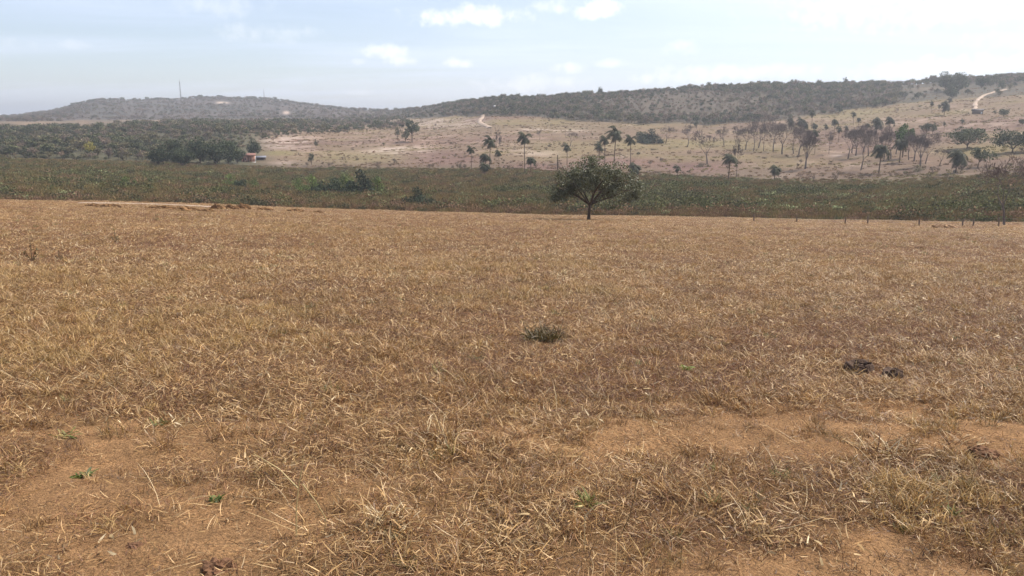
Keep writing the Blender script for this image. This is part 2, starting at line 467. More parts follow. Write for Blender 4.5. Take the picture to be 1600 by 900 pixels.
PROTO = {}
def scatter(name, pts, rotz, scl, idx, protos, label, cat=None, tilt=None):
    """one object: instances of a few prototype meshes on points (uncountable growth)"""
    coll = bpy.data.collections.new(name + '_kinds')
    for i, me in enumerate(protos):
        coll.objects.link(bpy.data.objects.new('%s_kind_%02d' % (name, i), me))
    me = bpy.data.meshes.new(name)
    n = len(pts)
    me.vertices.add(n); me.vertices.foreach_set('co', np.ascontiguousarray(pts, np.float32).ravel())
    rot = np.zeros((n, 3), np.float32); rot[:, 2] = rotz
    if tilt is not None:
        rot[:, 0] = tilt[0]; rot[:, 1] = tilt[1]
    a = me.attributes.new('spin', 'FLOAT_VECTOR', 'POINT'); a.data.foreach_set('vector', rot.ravel())
    a = me.attributes.new('size', 'FLOAT_VECTOR', 'POINT')
    s = np.asarray(scl, np.float32)
    s = np.repeat(s[:, None], 3, 1) if s.ndim == 1 else s
    a.data.foreach_set('vector', np.ascontiguousarray(s, np.float32).ravel())
    a = me.attributes.new('pick', 'INT', 'POINT'); a.data.foreach_set('value', np.ascontiguousarray(idx, np.int32))
    o = link(name, me)
    o['kind'] = 'stuff'; o['label'] = label; o['category'] = cat or name.replace('_', ' ')
    ng = bpy.data.node_groups.new(name, 'GeometryNodeTree')
    ng.interface.new_socket('Geometry', in_out='INPUT', socket_type='NodeSocketGeometry')
    ng.interface.new_socket('Geometry', in_out='OUTPUT', socket_type='NodeSocketGeometry')
    N, L = ng.nodes.new, ng.links.new
    gi, go = N('NodeGroupInput'), N('NodeGroupOutput')
    ci = N('GeometryNodeCollectionInfo'); ci.inputs['Collection'].default_value = coll
    ci.inputs['Separate Children'].default_value = True; ci.inputs['Reset Children'].default_value = True
    ip = N('GeometryNodeInstanceOnPoints'); ip.inputs['Pick Instance'].default_value = True
    def named(nm, ty):
        q = N('GeometryNodeInputNamedAttribute'); q.data_type = ty; q.inputs['Name'].default_value = nm
        return q.outputs['Attribute']
    L(gi.outputs[0], ip.inputs['Points']); L(ci.outputs[0], ip.inputs['Instance'])
    L(named('pick', 'INT'), ip.inputs['Instance Index'])
    er = N('FunctionNodeEulerToRotation'); L(named('spin', 'FLOAT_VECTOR'), er.inputs[0]); L(er.outputs[0], ip.inputs['Rotation'])
    L(named('size', 'FLOAT_VECTOR'), ip.inputs['Scale'])
    L(ip.outputs[0], go.inputs[0])
    md = o.modifiers.new('scatter', 'NODES'); md.node_group = ng
    return o

# ------------------------------------------------------------------ ground: one sheet to the horizon
def bare_mask(x, y):
    """0..1, how bare the soil is in the near field"""
    r = np.hypot(x, y)
    wob = 0.10 * np.sin(x * 0.8) + 0.03 * x
    n1 = fbm(x * 0.55 + 4.2, y * 0.75, 21, 4); n2 = fbm(x * 2.3, y * 2.3, 31, 3)
    band = np.exp(-((y - 5.1 - wob) / 0.62) ** 2)
    near = sst(-y, -4.8, -3.4) * 0.36
    b = band * 0.62 + near + (n1 - 0.5) * 1.35 + (n2 - 0.5) * 1.1 - 0.02
    far = (fbm(x * 0.16, y * 0.16, 41, 3) - 0.62) * 2.5 * sst(y, 5.5, 12)
    return np.clip(sst(b - 0.34 * sst(y, 5.6, 7.0) + np.clip(far, 0, 0.3), -0.05, 0.58), 0, 1)

def ell(px, py, cx, cy, hx, hy, soft=0.5, nz=0.0):
    d = np.sqrt(((px - cx) / hx) ** 2 + ((py - cy) / hy) ** 2) + nz
    return 1 - sst(d, 1 - soft, 1 + soft)

def land_colour(x, y, z):
    r = np.hypot(x, y); az = np.arctan2(x, y)
    R, _ = land_keys(az)
    px, py = project(x, y, z)
    px = np.where(y > 0.5, px, 800)
    nL, nM, nS = fbm(x / 60, y / 60, 51, 4), fbm(x / 17, y / 17, 52, 4), fbm(x / 5, y / 5, 53, 3)
    # long stretched streaks along the contours of the slope
    nT = fbm(x / 34, y / 9, 54, 4); nU = fbm(x / 12, y / 3.5, 55, 3)
    # near field: trampled straw over red-brown soil, base painted darker as shade under grass
    c = np.zeros((len(x), 3)) + np.array([0.215, 0.112, 0.045])
    c = mixc(c, (0.31, 0.185, 0.078), sst(nM, 0.4, 0.7))
    c = mixc(c, (0.17, 0.078, 0.04), sst(nS, 0.45, 0.7) * 0.8)
    b = bare_mask(x, y) * (r < 40)
    c = mixc(c, (0.47, 0.262, 0.120), b)
    # marsh
    marsh = np.zeros_like(c) + np.array([0.135, 0.112, 0.055])
    marsh = mixc(marsh, (0.125, 0.095, 0.05), sst(nM, 0.45, 0.75))
    # open slope of dry grazing
    slope = np.zeros_like(c) + np.array([0.196, 0.134, 0.083])
    slope = mixc(slope, (0.215, 0.158, 0.080), sst(nT, 0.45, 0.65))
    slope = mixc(slope, (0.182, 0.112, 0.080), sst(nL, 0.46, 0.66) * 0.9)
    slope = mixc(slope, (0.32, 0.225, 0.168), sst(nU, 0.60, 0.76) * sst(nL + nT, 0.95, 1.2) * 0.9)
    pinkish = ell(px, py, 560, 225, 190, 32, 0.6) + ell(px, py, 810, 222, 60, 14, 0.7)
    slope = mixc(slope, (0.31, 0.21, 0.155), np.clip(pinkish, 0, 1) * sst(nU, 0.42, 0.66) * 0.8)
    for (cx, cy, hx, hy, k) in ((625, 238, 48, 8, 0.9), (455, 257, 26, 5, 0.9), (1320, 242, 26, 5, 0.7), (1215, 275, 22, 3.5, 0.6), (1160, 272, 26, 3, 0.6), (835, 238, 36, 5, 0.7),
                                (1345, 262, 30, 4, 0.5), (975, 245, 10, 1.6, 0.9), (690, 192, 70, 9, 0.5), (860, 203, 60, 4, 0.7), (440, 222, 46, 10, 0.6), (1510, 172, 14, 3, 0.5)):
        slope = mixc(slope, (0.52, 0.40, 0.32), ell(px, py, cx, cy, hx, hy, 0.6) * k * sst(nU, 0.36, 0.58))
    for (cx, cy, hx, hy, k) in ((560, 246, 80, 9, 0.7), (435, 239, 30, 4, 1.0), (1330, 178, 70, 12, 0.6), (900, 232, 130, 13, 0.45), (1130, 226, 90, 7, 0.7), (1540, 236, 80, 10, 0.7), (1230, 234, 60, 6, 0.5), (950, 196, 160, 8, 0.4)):
        slope = mixc(slope, (0.212, 0.168, 0.075), ell(px, py, cx, cy, hx, hy, 0.7) * k)
    low = sst(-(r - R[:, 1]), -60, 0)                    # the slope darkens in colour to reddish scrub at its foot
    slope = mixc(slope, (0.15, 0.105, 0.07), low * (0.5 + 0.5 * sst(nM, 0.35, 0.65)))
    for (cx, cy, hx, hy) in ((960, 253, 70, 8), (1090, 262, 60, 8), (700, 248, 60, 10), (840, 262, 60, 6)):
        slope = mixc(slope, (0.185, 0.105, 0.085), ell(px, py, cx, cy, hx, hy, 0.6) * 0.7)
    # ridge woods and the scrubby brown hill
    wood = np.zeros_like(c) + np.array([0.098, 0.082, 0.058])
    wood = mixc(wood, (0.13, 0.10, 0.066), sst(nM, 0.45, 0.7))
    wood = mixc(wood, (0.118, 0.090, 0.064), ell(px, py, 1060, 160, 130, 24, 0.5) * 0.8)
    # left of the picture: bush, a strip of open ground, the far hill
    bush = np.zeros_like(c) + np.array([0.098, 0.088, 0.05])
    strip = np.zeros_like(c) + np.array([0.22, 0.15, 0.095])
    strip = mixc(strip, (0.15, 0.115, 0.075), sst(nM, 0.42, 0.62))
    farh = np.zeros_like(c) + np.array([0.112, 0.086, 0.070])
    farh = mixc(farh, (0.088, 0.076, 0.058), sst(nL, 0.4, 0.65))
    farh = mixc(farh, (0.55, 0.42, 0.32), ell(px, py, 347, 160.5, 11, 1.5, 0.4))
    farh = mixc(farh, (0.50, 0.37, 0.29), ell(px, py, 447, 176, 5, 2.5, 0.5))
    plain = np.zeros_like(c) + np.array([0.19, 0.15, 0.12])
    lft = 1 - sst(px, 375, 445)
    seg2 = mixc(slope, (0, 0, 0), lft) + bush * lft[:, None]           # marsh edge .. mid slope
    seg3 = mixc(slope, (0, 0, 0), lft) + strip * lft[:, None]          # mid slope .. top of the open slope
    lf2 = 1 - sst(px, 500, 640)
    seg4 = mixc(wood, (0, 0, 0), lf2) + farh * lf2[:, None]            # .. ridge
    jit = (nM - 0.5)
    e0 = sst(r, R[:, 0] - 1 + 3 * jit, R[:, 0] + 2 + 3 * jit)
    e1 = sst(r + 26 * jit, R[:, 1] - 6, R[:, 1] + 8)
    e2 = sst(r + 50 * jit, R[:, 2] - 15, R[:, 2] + 15)
    e3 = sst(r + 40 * jit, R[:, 3] - 8, R[:, 3] + 8)
    e4 = sst(r, R[:, 4] + 150, R[:, 4] + 600)
    c = c * (1 - e0[:, None]) + marsh * e0[:, None]
    c = c * (1 - e1[:, None]) + seg2 * e1[:, None]
    c = c * (1 - e2[:, None]) + seg3 * e2[:, None]
    c = c * (1 - e3[:, None]) + seg4 * e3[:, None]
    c = c * (1 - e4[:, None]) + plain * e4[:, None]
    return c

def build_ground():
    fine = np.radians(np.linspace(-44, 44, 900))
    rest = np.radians(np.linspace(44, 316, 140)[1:-1])
    az = np.concatenate([fine, rest])
    rr = np.concatenate([np.linspace(0.4, 12, 170), np.geomspace(12, 1900, 420)[1:], np.geomspace(1900, 9500, 30)[1:]])
    na, nr = len(az), len(rr)
    X = (rr[:, None] * np.sin(az)[None]).ravel(); Y = (rr[:, None] * np.cos(az)[None]).ravel()
    Z = np.concatenate([height(X[i:i + 60000], Y[i:i + 60000]) for i in range(0, len(X), 60000)])
    C = np.concatenate([land_colour(X[i:i + 60000], Y[i:i + 60000], Z[i:i + 60000]) for i in range(0, len(X), 60000)])
    i = np.arange(nr - 1)[:, None]; j = np.arange(na)[None]
    k = (j + 1) % na
    F = np.stack([i * na + j, (i + 1) * na + j, (i + 1) * na + k, i * na + k], -1).reshape(-1, 4)
    V = np.stack([X, Y, Z], 1)
    # close the small disc under the camera
    V = np.concatenate([V, [[0, 0, H(0.0, 0.01)]]]); C = np.concatenate([C, C[:1]])
    kk = np.arange(na)
    cap = np.stack([np.full(na, len(V) - 1), kk, (kk + 1) % na, (kk + 1) % na], 1)
    me = mesh_from('ground', V, F[:, ::-1], M_GROUND, C, smooth=True)
    o = link('ground', me)
    o['kind'] = 'structure'
    o['label'] = 'dry grassland falling away to a marshy valley and rising to scrubby hills'
    return o
build_ground()

def drape_track(name, pts, width, label, lift=0.06):
    """a strip of bare soil laid along ground points"""
    P = []
    for a, b in zip(pts[:-1], pts[1:]):
        n = max(2, int(math.hypot(b[0] - a[0], b[1] - a[1]) / 2.0))
        for k in range(n):
            P.append((a[0] + (b[0] - a[0]) * k / n, a[1] + (b[1] - a[1]) * k / n))
    P.append(pts[-1][:2])
    P = np.array(P)
    t = np.gradient(P, axis=0); t /= np.linalg.norm(t, axis=1, keepdims=True)
    s = np.stack([-t[:, 1], t[:, 0]], 1)
    w = width * (0.75 + 0.5 * fbm(np.arange(len(P)) * 0.23, np.zeros(len(P)), 61, 3))
    cols = []
    for f in (-0.5, -0.25, 0, 0.25, 0.5):
        q = P + s * (w * f)[:, None] + s * (vnoise(np.arange(len(P)) * 0.6 + f * 40, np.zeros(len(P)), 62)[:, None] - 0.5) * width * 0.22
        z = height(q[:, 0], q[:, 1]) + lift * (1.0 if abs(f) < 0.4 else 0.2)
        cols.append(np.concatenate([q, z[:, None]], 1))
    V = np.stack(cols, 1).reshape(-1, 3)
    F = [(i * 5 + j, i * 5 + j + 1, (i + 1) * 5 + j + 1, (i + 1) * 5 + j) for i in range(len(P) - 1) for j in range(4)]
    o = link(name, mesh_from(name, V, np.array(F), M_TRACK, smooth=True))
    o['kind'] = 'structure'; o['label'] = label
    return o

def track_px(pix):
    return [tuple(hit(a, b)[0]) for a, b in pix]
drape_track('dirt_track', track_px([(128, 317.5), (170, 318), (215, 318.7), (262, 320.2), (300, 322), (338, 324.5)]), 1.7, 'pale bare track along the far edge of the dry field', 0.10)
drape_track('dirt_road', track_px([(754, 180.5), (753.5, 184), (750, 187.5), (749.5, 190.5), (752, 193), (757, 196), (765, 200)]), 2.6, 'pale washed-out road climbing the slope towards the cream building', 0.5)
drape_track('dirt_road', track_px([(1522, 173.5), (1524.5, 168), (1523, 162), (1528, 156), (1534, 150.5), (1543, 147.5), (1556, 143.5), (1572, 140)]), 1.9, 'pale two-wheel road winding up the far slope towards the ridge', 0.5)

# ------------------------------------------------------------------ plants: prototypes
def tree_skeleton(rng, levels, length, rad, spread, up=0.1, kids=(2, 3), shrink=0.74, start=(0, 0, 0), d0=(0, 0, 1), wob=0.12, fork0=None, flat=0.0):
    """branch segments by repeated forking -> arrays P0, P1, R0, R1, level, plus the tips"""
    segs, tips = [], []
    def grow(p, d, L, r, lv):
        n = 3 if lv == 0 else 2
        q = p
        for k in range(n):
            d = d + rng.normal(0, wob, 3); d[2] += up * 0.25; d = d / np.linalg.norm(d)
            q2 = q + d * L / n
            r2 = r * (1 - 0.28 / n) if k < n - 1 else r * 0.74
            segs.append((q, q2, r, r2, lv)); q, r = q2, r2
        if lv >= levels:
            tips.append(q); return
        m = rng.integers(kids[0], kids[1] + 1) if (lv > 0 or fork0 is None) else fork0
        ph = rng.uniform(0, 2 * PI)
        for j in range(m):
            a = ph + 2 * PI * j / m + rng.normal(0, 0.35)
            s = spread * rng.uniform(0.65, 1.25)
            ref = np.array([1.0, 0, 0]) if abs(d[0]) < 0.8 else np.array([0, 1.0, 0])
            u = np.cross(d, ref); u /= np.linalg.norm(u); v = np.cross(d, u)
            nd = d * math.cos(s) + (u * math.cos(a) + v * math.sin(a)) * math.sin(s)
            nd[2] = nd[2] * (1 - flat) + up * 0.4
            nd /= np.linalg.norm(nd)
            grow(q, nd, L * shrink * rng.uniform(0.75, 1.2), r * (0.72 if m <= 2 else 0.64), lv + 1)
        if lv >= 1 and levels - lv >= 1 and rng.uniform() < 0.5:
            tips.append(q)
    grow(np.array(start, float), np.array(d0, float) / np.linalg.norm(d0), length, rad, 0)
    P0 = np.array([s[0] for s in segs]); P1 = np.array([s[1] for s in segs])
    return P0, P1, np.array([s[2] for s in segs]), np.array([s[3] for s in segs]), np.array([s[4] for s in segs]), np.array(tips)

def norm_h(P, h):
    """scale factor that brings the highest point to h"""
    return h / P[:, 2].max()

def leaf_cols(n, rng, base, vary=0.3, hi=None, hifrac=0.0):
    c = np.repeat(np.array([base]), n, 0) * rng.uniform(1 - vary, 1 + vary, n)[:, None]
    if hi is not None:
        k = rng.uniform(size=n) < hifrac
        c[k] = np.array(hi) * rng.uniform(0.7, 1.2, k.sum())[:, None]
    return np.repeat(c, 4, 0)

# bare deciduous trees, one unit high: trunk / branches / twigs
def make_bare(seed, spread, up, fork0, levels=7, vase=False, trunk=0.30):
    rng = np.random.default_rng(seed)
    P0, P1, R0, R1, lv, tips = tree_skeleton(rng, levels, trunk, 0.026, spread, up=up, kids=(2, 3), shrink=0.76, fork0=fork0, wob=0.11 if not vase else 0.06)
    s = norm_h(P1, 1.0)
    P0, P1 = P0 * s, P1 * s
    R0, R1 = np.maximum(R0 * s, 0.0027), np.maximum(R1 * s, 0.0021)
    a = lv <= 1; b = (lv > 1) & (lv <= 3); c = lv > 3
    me = []
    for k, (msk, sides, m) in enumerate(((a, 6, M_BARKGREY), (b, 4, M_BARKGREY), (c, 3, M_TWIG))):
        V, F = tubes(P0[msk], P1[msk], R0[msk], R1[msk], sides)
        me.append(mesh_from(('trunk', 'branches', 'twigs')[k], V, F, m))
    return me
BARE = [make_bare(101, 0.46, 0.16, 3), make_bare(102, 0.55, 0.10, 3), make_bare(103, 0.36, 0.30, 5, vase=True, trunk=0.24), make_bare(104, 0.50, 0.12, 4, trunk=0.26), make_bare(105, 0.40, 0.22, 3, trunk=0.36)]

def place_bare(px, py, top, kind, label, wide=1.0, group='leafless trees on the slope', rot=None, name='bare_tree'):
    p, r = hit(px, py)
    h = (py - top) / FPX * r * 1.02
    o = thing(name, label, 'tree', p - Vector((0, 0, 0.012 * h)), random.uniform(0, 6.28) if rot is None else rot, (h * wide, h * wide, h), group)
    for nm, me in zip(('trunk', 'branches', 'twigs'), BARE[kind]):
        q = link(nm, me, o)
        if nm != 'trunk':
            q['kind'] = 'stuff'
    return o

# leafy trees, one unit high
def make_leafy(seed, w=0.6, crown=(0.28, 1.0), n=900, leaf=0.055, base=(0.05, 0.062, 0.03), hi=(0.14, 0.15, 0.07), hifrac=0.12, clumps=26, trunk_r=0.03, dense=0.5, lean=0.0, material=None):
    rng = np.random.default_rng(seed)
    zc, hz = (crown[0] + crown[1]) / 2, (crown[1] - crown[0]) / 2
    d = rng.normal(size=(clumps, 3)); d /= np.linalg.norm(d, axis=1, keepdims=True)
    rad = rng.uniform(0.35, 0.92, clumps)[:, None]
    C = d * rad * np.array([w, w, hz]); C[:, 2] += zc
    C[:, 0] += lean * (C[:, 2])
    low = (C[:, 2] < zc)
    C[low, 2] = zc - (zc - C[low, 2]) * 0.75
    cs = rng.uniform(0.10, 0.24, clumps) * dense * 1.7 * (w + hz)
    k = rng.integers(0, clumps, n)
    q = rng.normal(size=(n, 3)); q /= np.linalg.norm(q, axis=1, keepdims=True)
    P = C[k] + q * (cs[k] * rng.uniform(0.3, 1.0, n) ** 0.5)[:, None] * np.array([1.15, 1.15, 0.8])
    P[:, 2] = np.clip(P[:, 2], crown[0] * 0.75, 1.0)
    V, F = leaves(P, np.full(n, leaf), rng, flat=0.6, aspect=1.5)
    tone = rng.uniform(0.75, 1.3, clumps)[k]
    col = leaf_cols(n, rng, base, 0.3, hi, hifrac) * np.repeat(tone, 4)[:, None]
    crown_me = mesh_from('crown', V, F, material or M_LEAF, col)
    # trunk that forks towards the clumps
    fork = np.array([lean * crown[0] * 0.6, 0, max(0.10, crown[0] * 0.85)])
    parts = [chain_tube([(0, 0, -0.02), fork * 0.45 + rng.normal(0, 0.006, 3), fork], [trunk_r * 1.25, trunk_r, trunk_r * 0.9], 7)]
    pick = rng.choice(clumps, min(9, clumps), replace=False)
    for j in pick:
        mid = fork * 0.45 + C[j] * 0.55 + rng.normal(0, 0.02, 3); mid[2] = min(mid[2], C[j][2])
        parts.append(chain_tube([fork - np.array([0, 0, trunk_r]), fork * 0.7 + mid * 0.3 + np.array([0, 0, 0.01]), mid, C[j]], [trunk_r * 0.6, trunk_r * 0.5, trunk_r * 0.32, trunk_r * 0.12], 5))
    V, F = joinvf(parts)
    return mesh_from('trunk', V, F, M_BARK, smooth=True), crown_me

LEAFY = {
    'yellow': [make_leafy(261, w=0.5, crown=(0.2, 1.0), n=1300, leaf=0.07, base=(0.30, 0.25, 0.055), hi=(0.45, 0.38, 0.10), hifrac=0.3, clumps=20, dense=0.55)],
    'mango': [make_leafy(s, w=0.62, crown=(0.03, 0.97), n=3000, leaf=0.075, base=(0.060, 0.075, 0.036), hi=(0.180, 0.173, 0.083), hifrac=0.10, clumps=34, dense=0.62) for s in (201, 202, 203)],
    'umbrella': [make_leafy(211, w=0.62, crown=(0.42, 1.0), n=1400, leaf=0.07, clumps=22, dense=0.6)],
    'spread': [make_leafy(s, w=0.95, crown=(0.20, 0.98), n=2600, leaf=0.085, base=(0.078, 0.087, 0.048), hi=(0.195, 0.195, 0.112), hifrac=0.12, clumps=36, dense=0.55) for s in (221, 222)],
    'lean': [make_leafy(231, w=1.05, crown=(0.38, 1.0), n=1500, leaf=0.085, base=(0.090, 0.098, 0.053), clumps=24, dense=0.5, lean=-0.45)],
    'bright': [make_leafy(241, w=0.55, crown=(0.34, 1.0), n=1700, leaf=0.065, base=(0.098, 0.158, 0.053), hi=(0.180, 0.285, 0.090), hifrac=0.2, clumps=24, dense=0.55)],
    'olive': [make_leafy(s, w=0.55, crown=(0.2, 1.0), n=1100, leaf=0.075, base=(0.105, 0.105, 0.060), hi=(0.195, 0.188, 0.112), hifrac=0.15, clumps=20, dense=0.5) for s in (251, 252)],
}
def make_bush(seed, n=1100, base=(0.075, 0.102, 0.045), hi=(0.180, 0.225, 0.090), hifrac=0.15, leaf=0.10, w=0.75):
    """a bush leafed to the ground: stems and foliage, one unit high"""
    rng = np.random.default_rng(seed)
    m = 18
    C = np.stack([rng.normal(0, w * 0.5, m), rng.normal(0, w * 0.5, m), rng.uniform(0.12, 0.85, m)], 1)
    C[:, 2] *= np.clip(1.15 - 0.75 * np.hypot(C[:, 0], C[:, 1]) / w, 0.3, 1)
    k = rng.integers(0, m, n)
    q = rng.normal(size=(n, 3)); q /= np.linalg.norm(q, axis=1, keepdims=True)
    P = C[k] + q * (0.26 * rng.uniform(0.2, 1.0, n) ** 0.5)[:, None] * np.array([1.1, 1.1, 0.8])
    P[:, 2] = np.clip(np.abs(P[:, 2]), 0.01, 1.0)
    V, F = leaves(P, np.full(n, leaf), rng, flat=0.5, aspect=1.6)
    tone = rng.uniform(0.7, 1.3, m)[k]
    fol = mesh_from('foliage', V, F, M_LEAF, leaf_cols(n, rng, base, 0.3, hi, hifrac) * np.repeat(tone, 4)[:, None])
    parts = [chain_tube([(0, 0, -0.03), C[j] * np.array([0.35, 0.35, 0.45]), C[j]], [0.022, 0.016, 0.006], 5) for j in range(9)]
    V, F = joinvf(parts)
    return mesh_from('stems', V, F, M_BARK), fol
BUSH = {'green': [make_bush(301, base=(0.140, 0.178, 0.054), hi=(0.292, 0.344, 0.108), hifrac=0.25), make_bush(302, base=(0.131, 0.162, 0.054), hi=(0.292, 0.324, 0.108), hifrac=0.2)],
        'dark': [make_bush(303, n=2600, base=(0.048, 0.063, 0.036), hi=(0.150, 0.158, 0.112), hifrac=0.08, leaf=0.085), make_bush(304, n=1600, base=(0.057, 0.069, 0.039), hi=(0.135, 0.150, 0.090))],
        'brown': [make_bush(305, n=800, base=(0.135, 0.093, 0.063), hi=(0.225, 0.165, 0.105)), make_bush(306, n=700, base=(0.150, 0.128, 0.068), hi=(0.240, 0.210, 0.105))]}

def place_leafy(px, py, top, kind, var, label, wide=1.0, group=None, name='leafy_tree', cat='tree', rot=None):
    p, r = hit(px, py)
    h = (py - top) / FPX * r * 1.03
    o = thing(name, label, cat, p - Vector((0, 0, 0.01 * h)), random.uniform(0, 6.28) if rot is None else rot, (h * wide, h * wide, h), group)
    t, c = LEAFY[kind][var]
    link('trunk', t, o); link('crown', c, o)
    return o

def place_bush(px, py, top, kind, var, label, wide=1.0, group=None):
    p, r = hit(px, py)
    h = (py - top) / FPX * r * 1.05
    o = thing('bush', label, 'bush', p - Vector((0, 0, 0.02 * h)), random.uniform(0, 6.28), (h * wide, h * wide, h), group)
    t, f = BUSH[kind][var]
    link('stems', t, o); link('foliage', f, o)
    return o

# palms, one unit high to the crown top; the wind blows the fronds to the left of the picture
def make_palm(seed, crown_len=0.24, nf=22, trunk_r=0.014, lean=0.02, skirt=True, ragged=0.0):
    rng = np.random.default_rng(seed)
    topz = 1.0 - crown_len * 0.55
    path = [(0, 0, -0.02), (lean * 0.2, 0, topz * 0.35), (lean * 0.6, 0.004, topz * 0.7), (lean, 0, topz)]
    V, F = chain_tube(path, [trunk_r * 1.3, trunk_r, trunk_r * 0.95, trunk_r * 0.85], 7)
    trunk = mesh_from('trunk', V, F, M_PALMTRUNK, smooth=True)
    Vs, Fs, Cs, off = [], [], [], 0
    Vd, Fd, Cd, offd = [], [], [], 0
    for k in range(nf):
        dead = skirt and k >= nf - 5
        ph = rng.uniform(0, 2 * PI)
        el = rng.uniform(-0.1, 1.35) if not dead else rng.uniform(-1.3, -0.7)
        L = crown_len * rng.uniform(0.75, 1.1) * (0.8 if dead else 1)
        d = np.array([math.cos(el) * math.cos(ph), math.cos(el) * math.sin(ph), math.sin(el)])
        p = np.array([lean, 0, topz]); seg = 7
        pts = [p]
        for s in range(seg):
            d = d + np.array([-0.17, 0.0, -0.20 - 0.05 * s * (1 + ragged)]); d /= np.linalg.norm(d)
            p = p + d * L / seg; pts.append(p)
        pts = np.array(pts)
        col = np.array((0.072, 0.070, 0.038)) * rng.uniform(0.7, 1.35) if not dead else np.array((0.14, 0.105, 0.07)) * rng.uniform(0.7, 1.2)
        quad = []
        for s in range(seg):
            a, b = pts[s], pts[s + 1]
            t = b - a
            side = np.cross(t, (0, 0, 1.0)); side /= max(1e-6, np.linalg.norm(side))
            for sg in (-1, 1):
                for q in (0.15, 0.65):
                    o = a + t * q
                    ln = crown_len * 0.34 * math.sin(PI * min(0.97, (s + q + 0.8) / (seg + 0.8))) * rng.uniform(0.8, 1.15)
                    tip = o + side * sg * ln * 0.75 + t / np.linalg.norm(t) * ln * 0.35 + np.array([-0.10, 0, -0.45]) * ln
                    w = t * 0.26
                    quad.append((o - w, o + w, tip + w * 0.3, tip - w * 0.3))
        # midrib
        for s in range(seg):
            a, b = pts[s], pts[s + 1]
            u = np.array([0, 0, crown_len * 0.012])
            quad.append((a - u, b - u, b + u, a + u))
        V = np.array(quad).reshape(-1, 3); n = len(V)
        F = np.arange(n).reshape(-1, 4)
        if dead:
            Vd.append(V); Fd.append(F + offd); Cd.append(np.tile(col, (n, 1))); offd += n
        else:
            Vs.append(V); Fs.append(F + off); Cs.append(np.tile(col, (n, 1))); off += n
    out = [trunk, mesh_from('fronds', np.concatenate(Vs), np.concatenate(Fs), M_LEAF, np.concatenate(Cs))]
    if Vd:
        out.append(mesh_from('dead_fronds', np.concatenate(Vd), np.concatenate(Fd), M_LEAF, np.concatenate(Cd)))
    return out
PALM = [make_palm(401, 0.30, 26, 0.011, 0.03), make_palm(402, 0.27, 24, 0.010, -0.02), make_palm(403, 0.44, 28, 0.018, 0.04, ragged=0.4), make_palm(404, 0.36, 26, 0.014, 0.0), make_palm(405, 0.62, 30, 0.022, 0.03, ragged=0.6)]

def place_palm(px, py, top, kind, label, group='palms on the slope', wide=1.0):
    p, r = hit(px, py)
    h = (py - top) / FPX * r * 1.0
    o = thing('palm_tree', label, 'palm', p - Vector((0, 0, 0.01 * h)), random.uniform(-0.5, 0.5), (h * wide, h * wide, h), group)
    for nm, me in zip(('trunk', 'fronds', 'dead_fronds'), PALM[kind]):
        q = link(nm, me, o)
        if nm != 'trunk':
            q['kind'] = 'stuff'
    return o

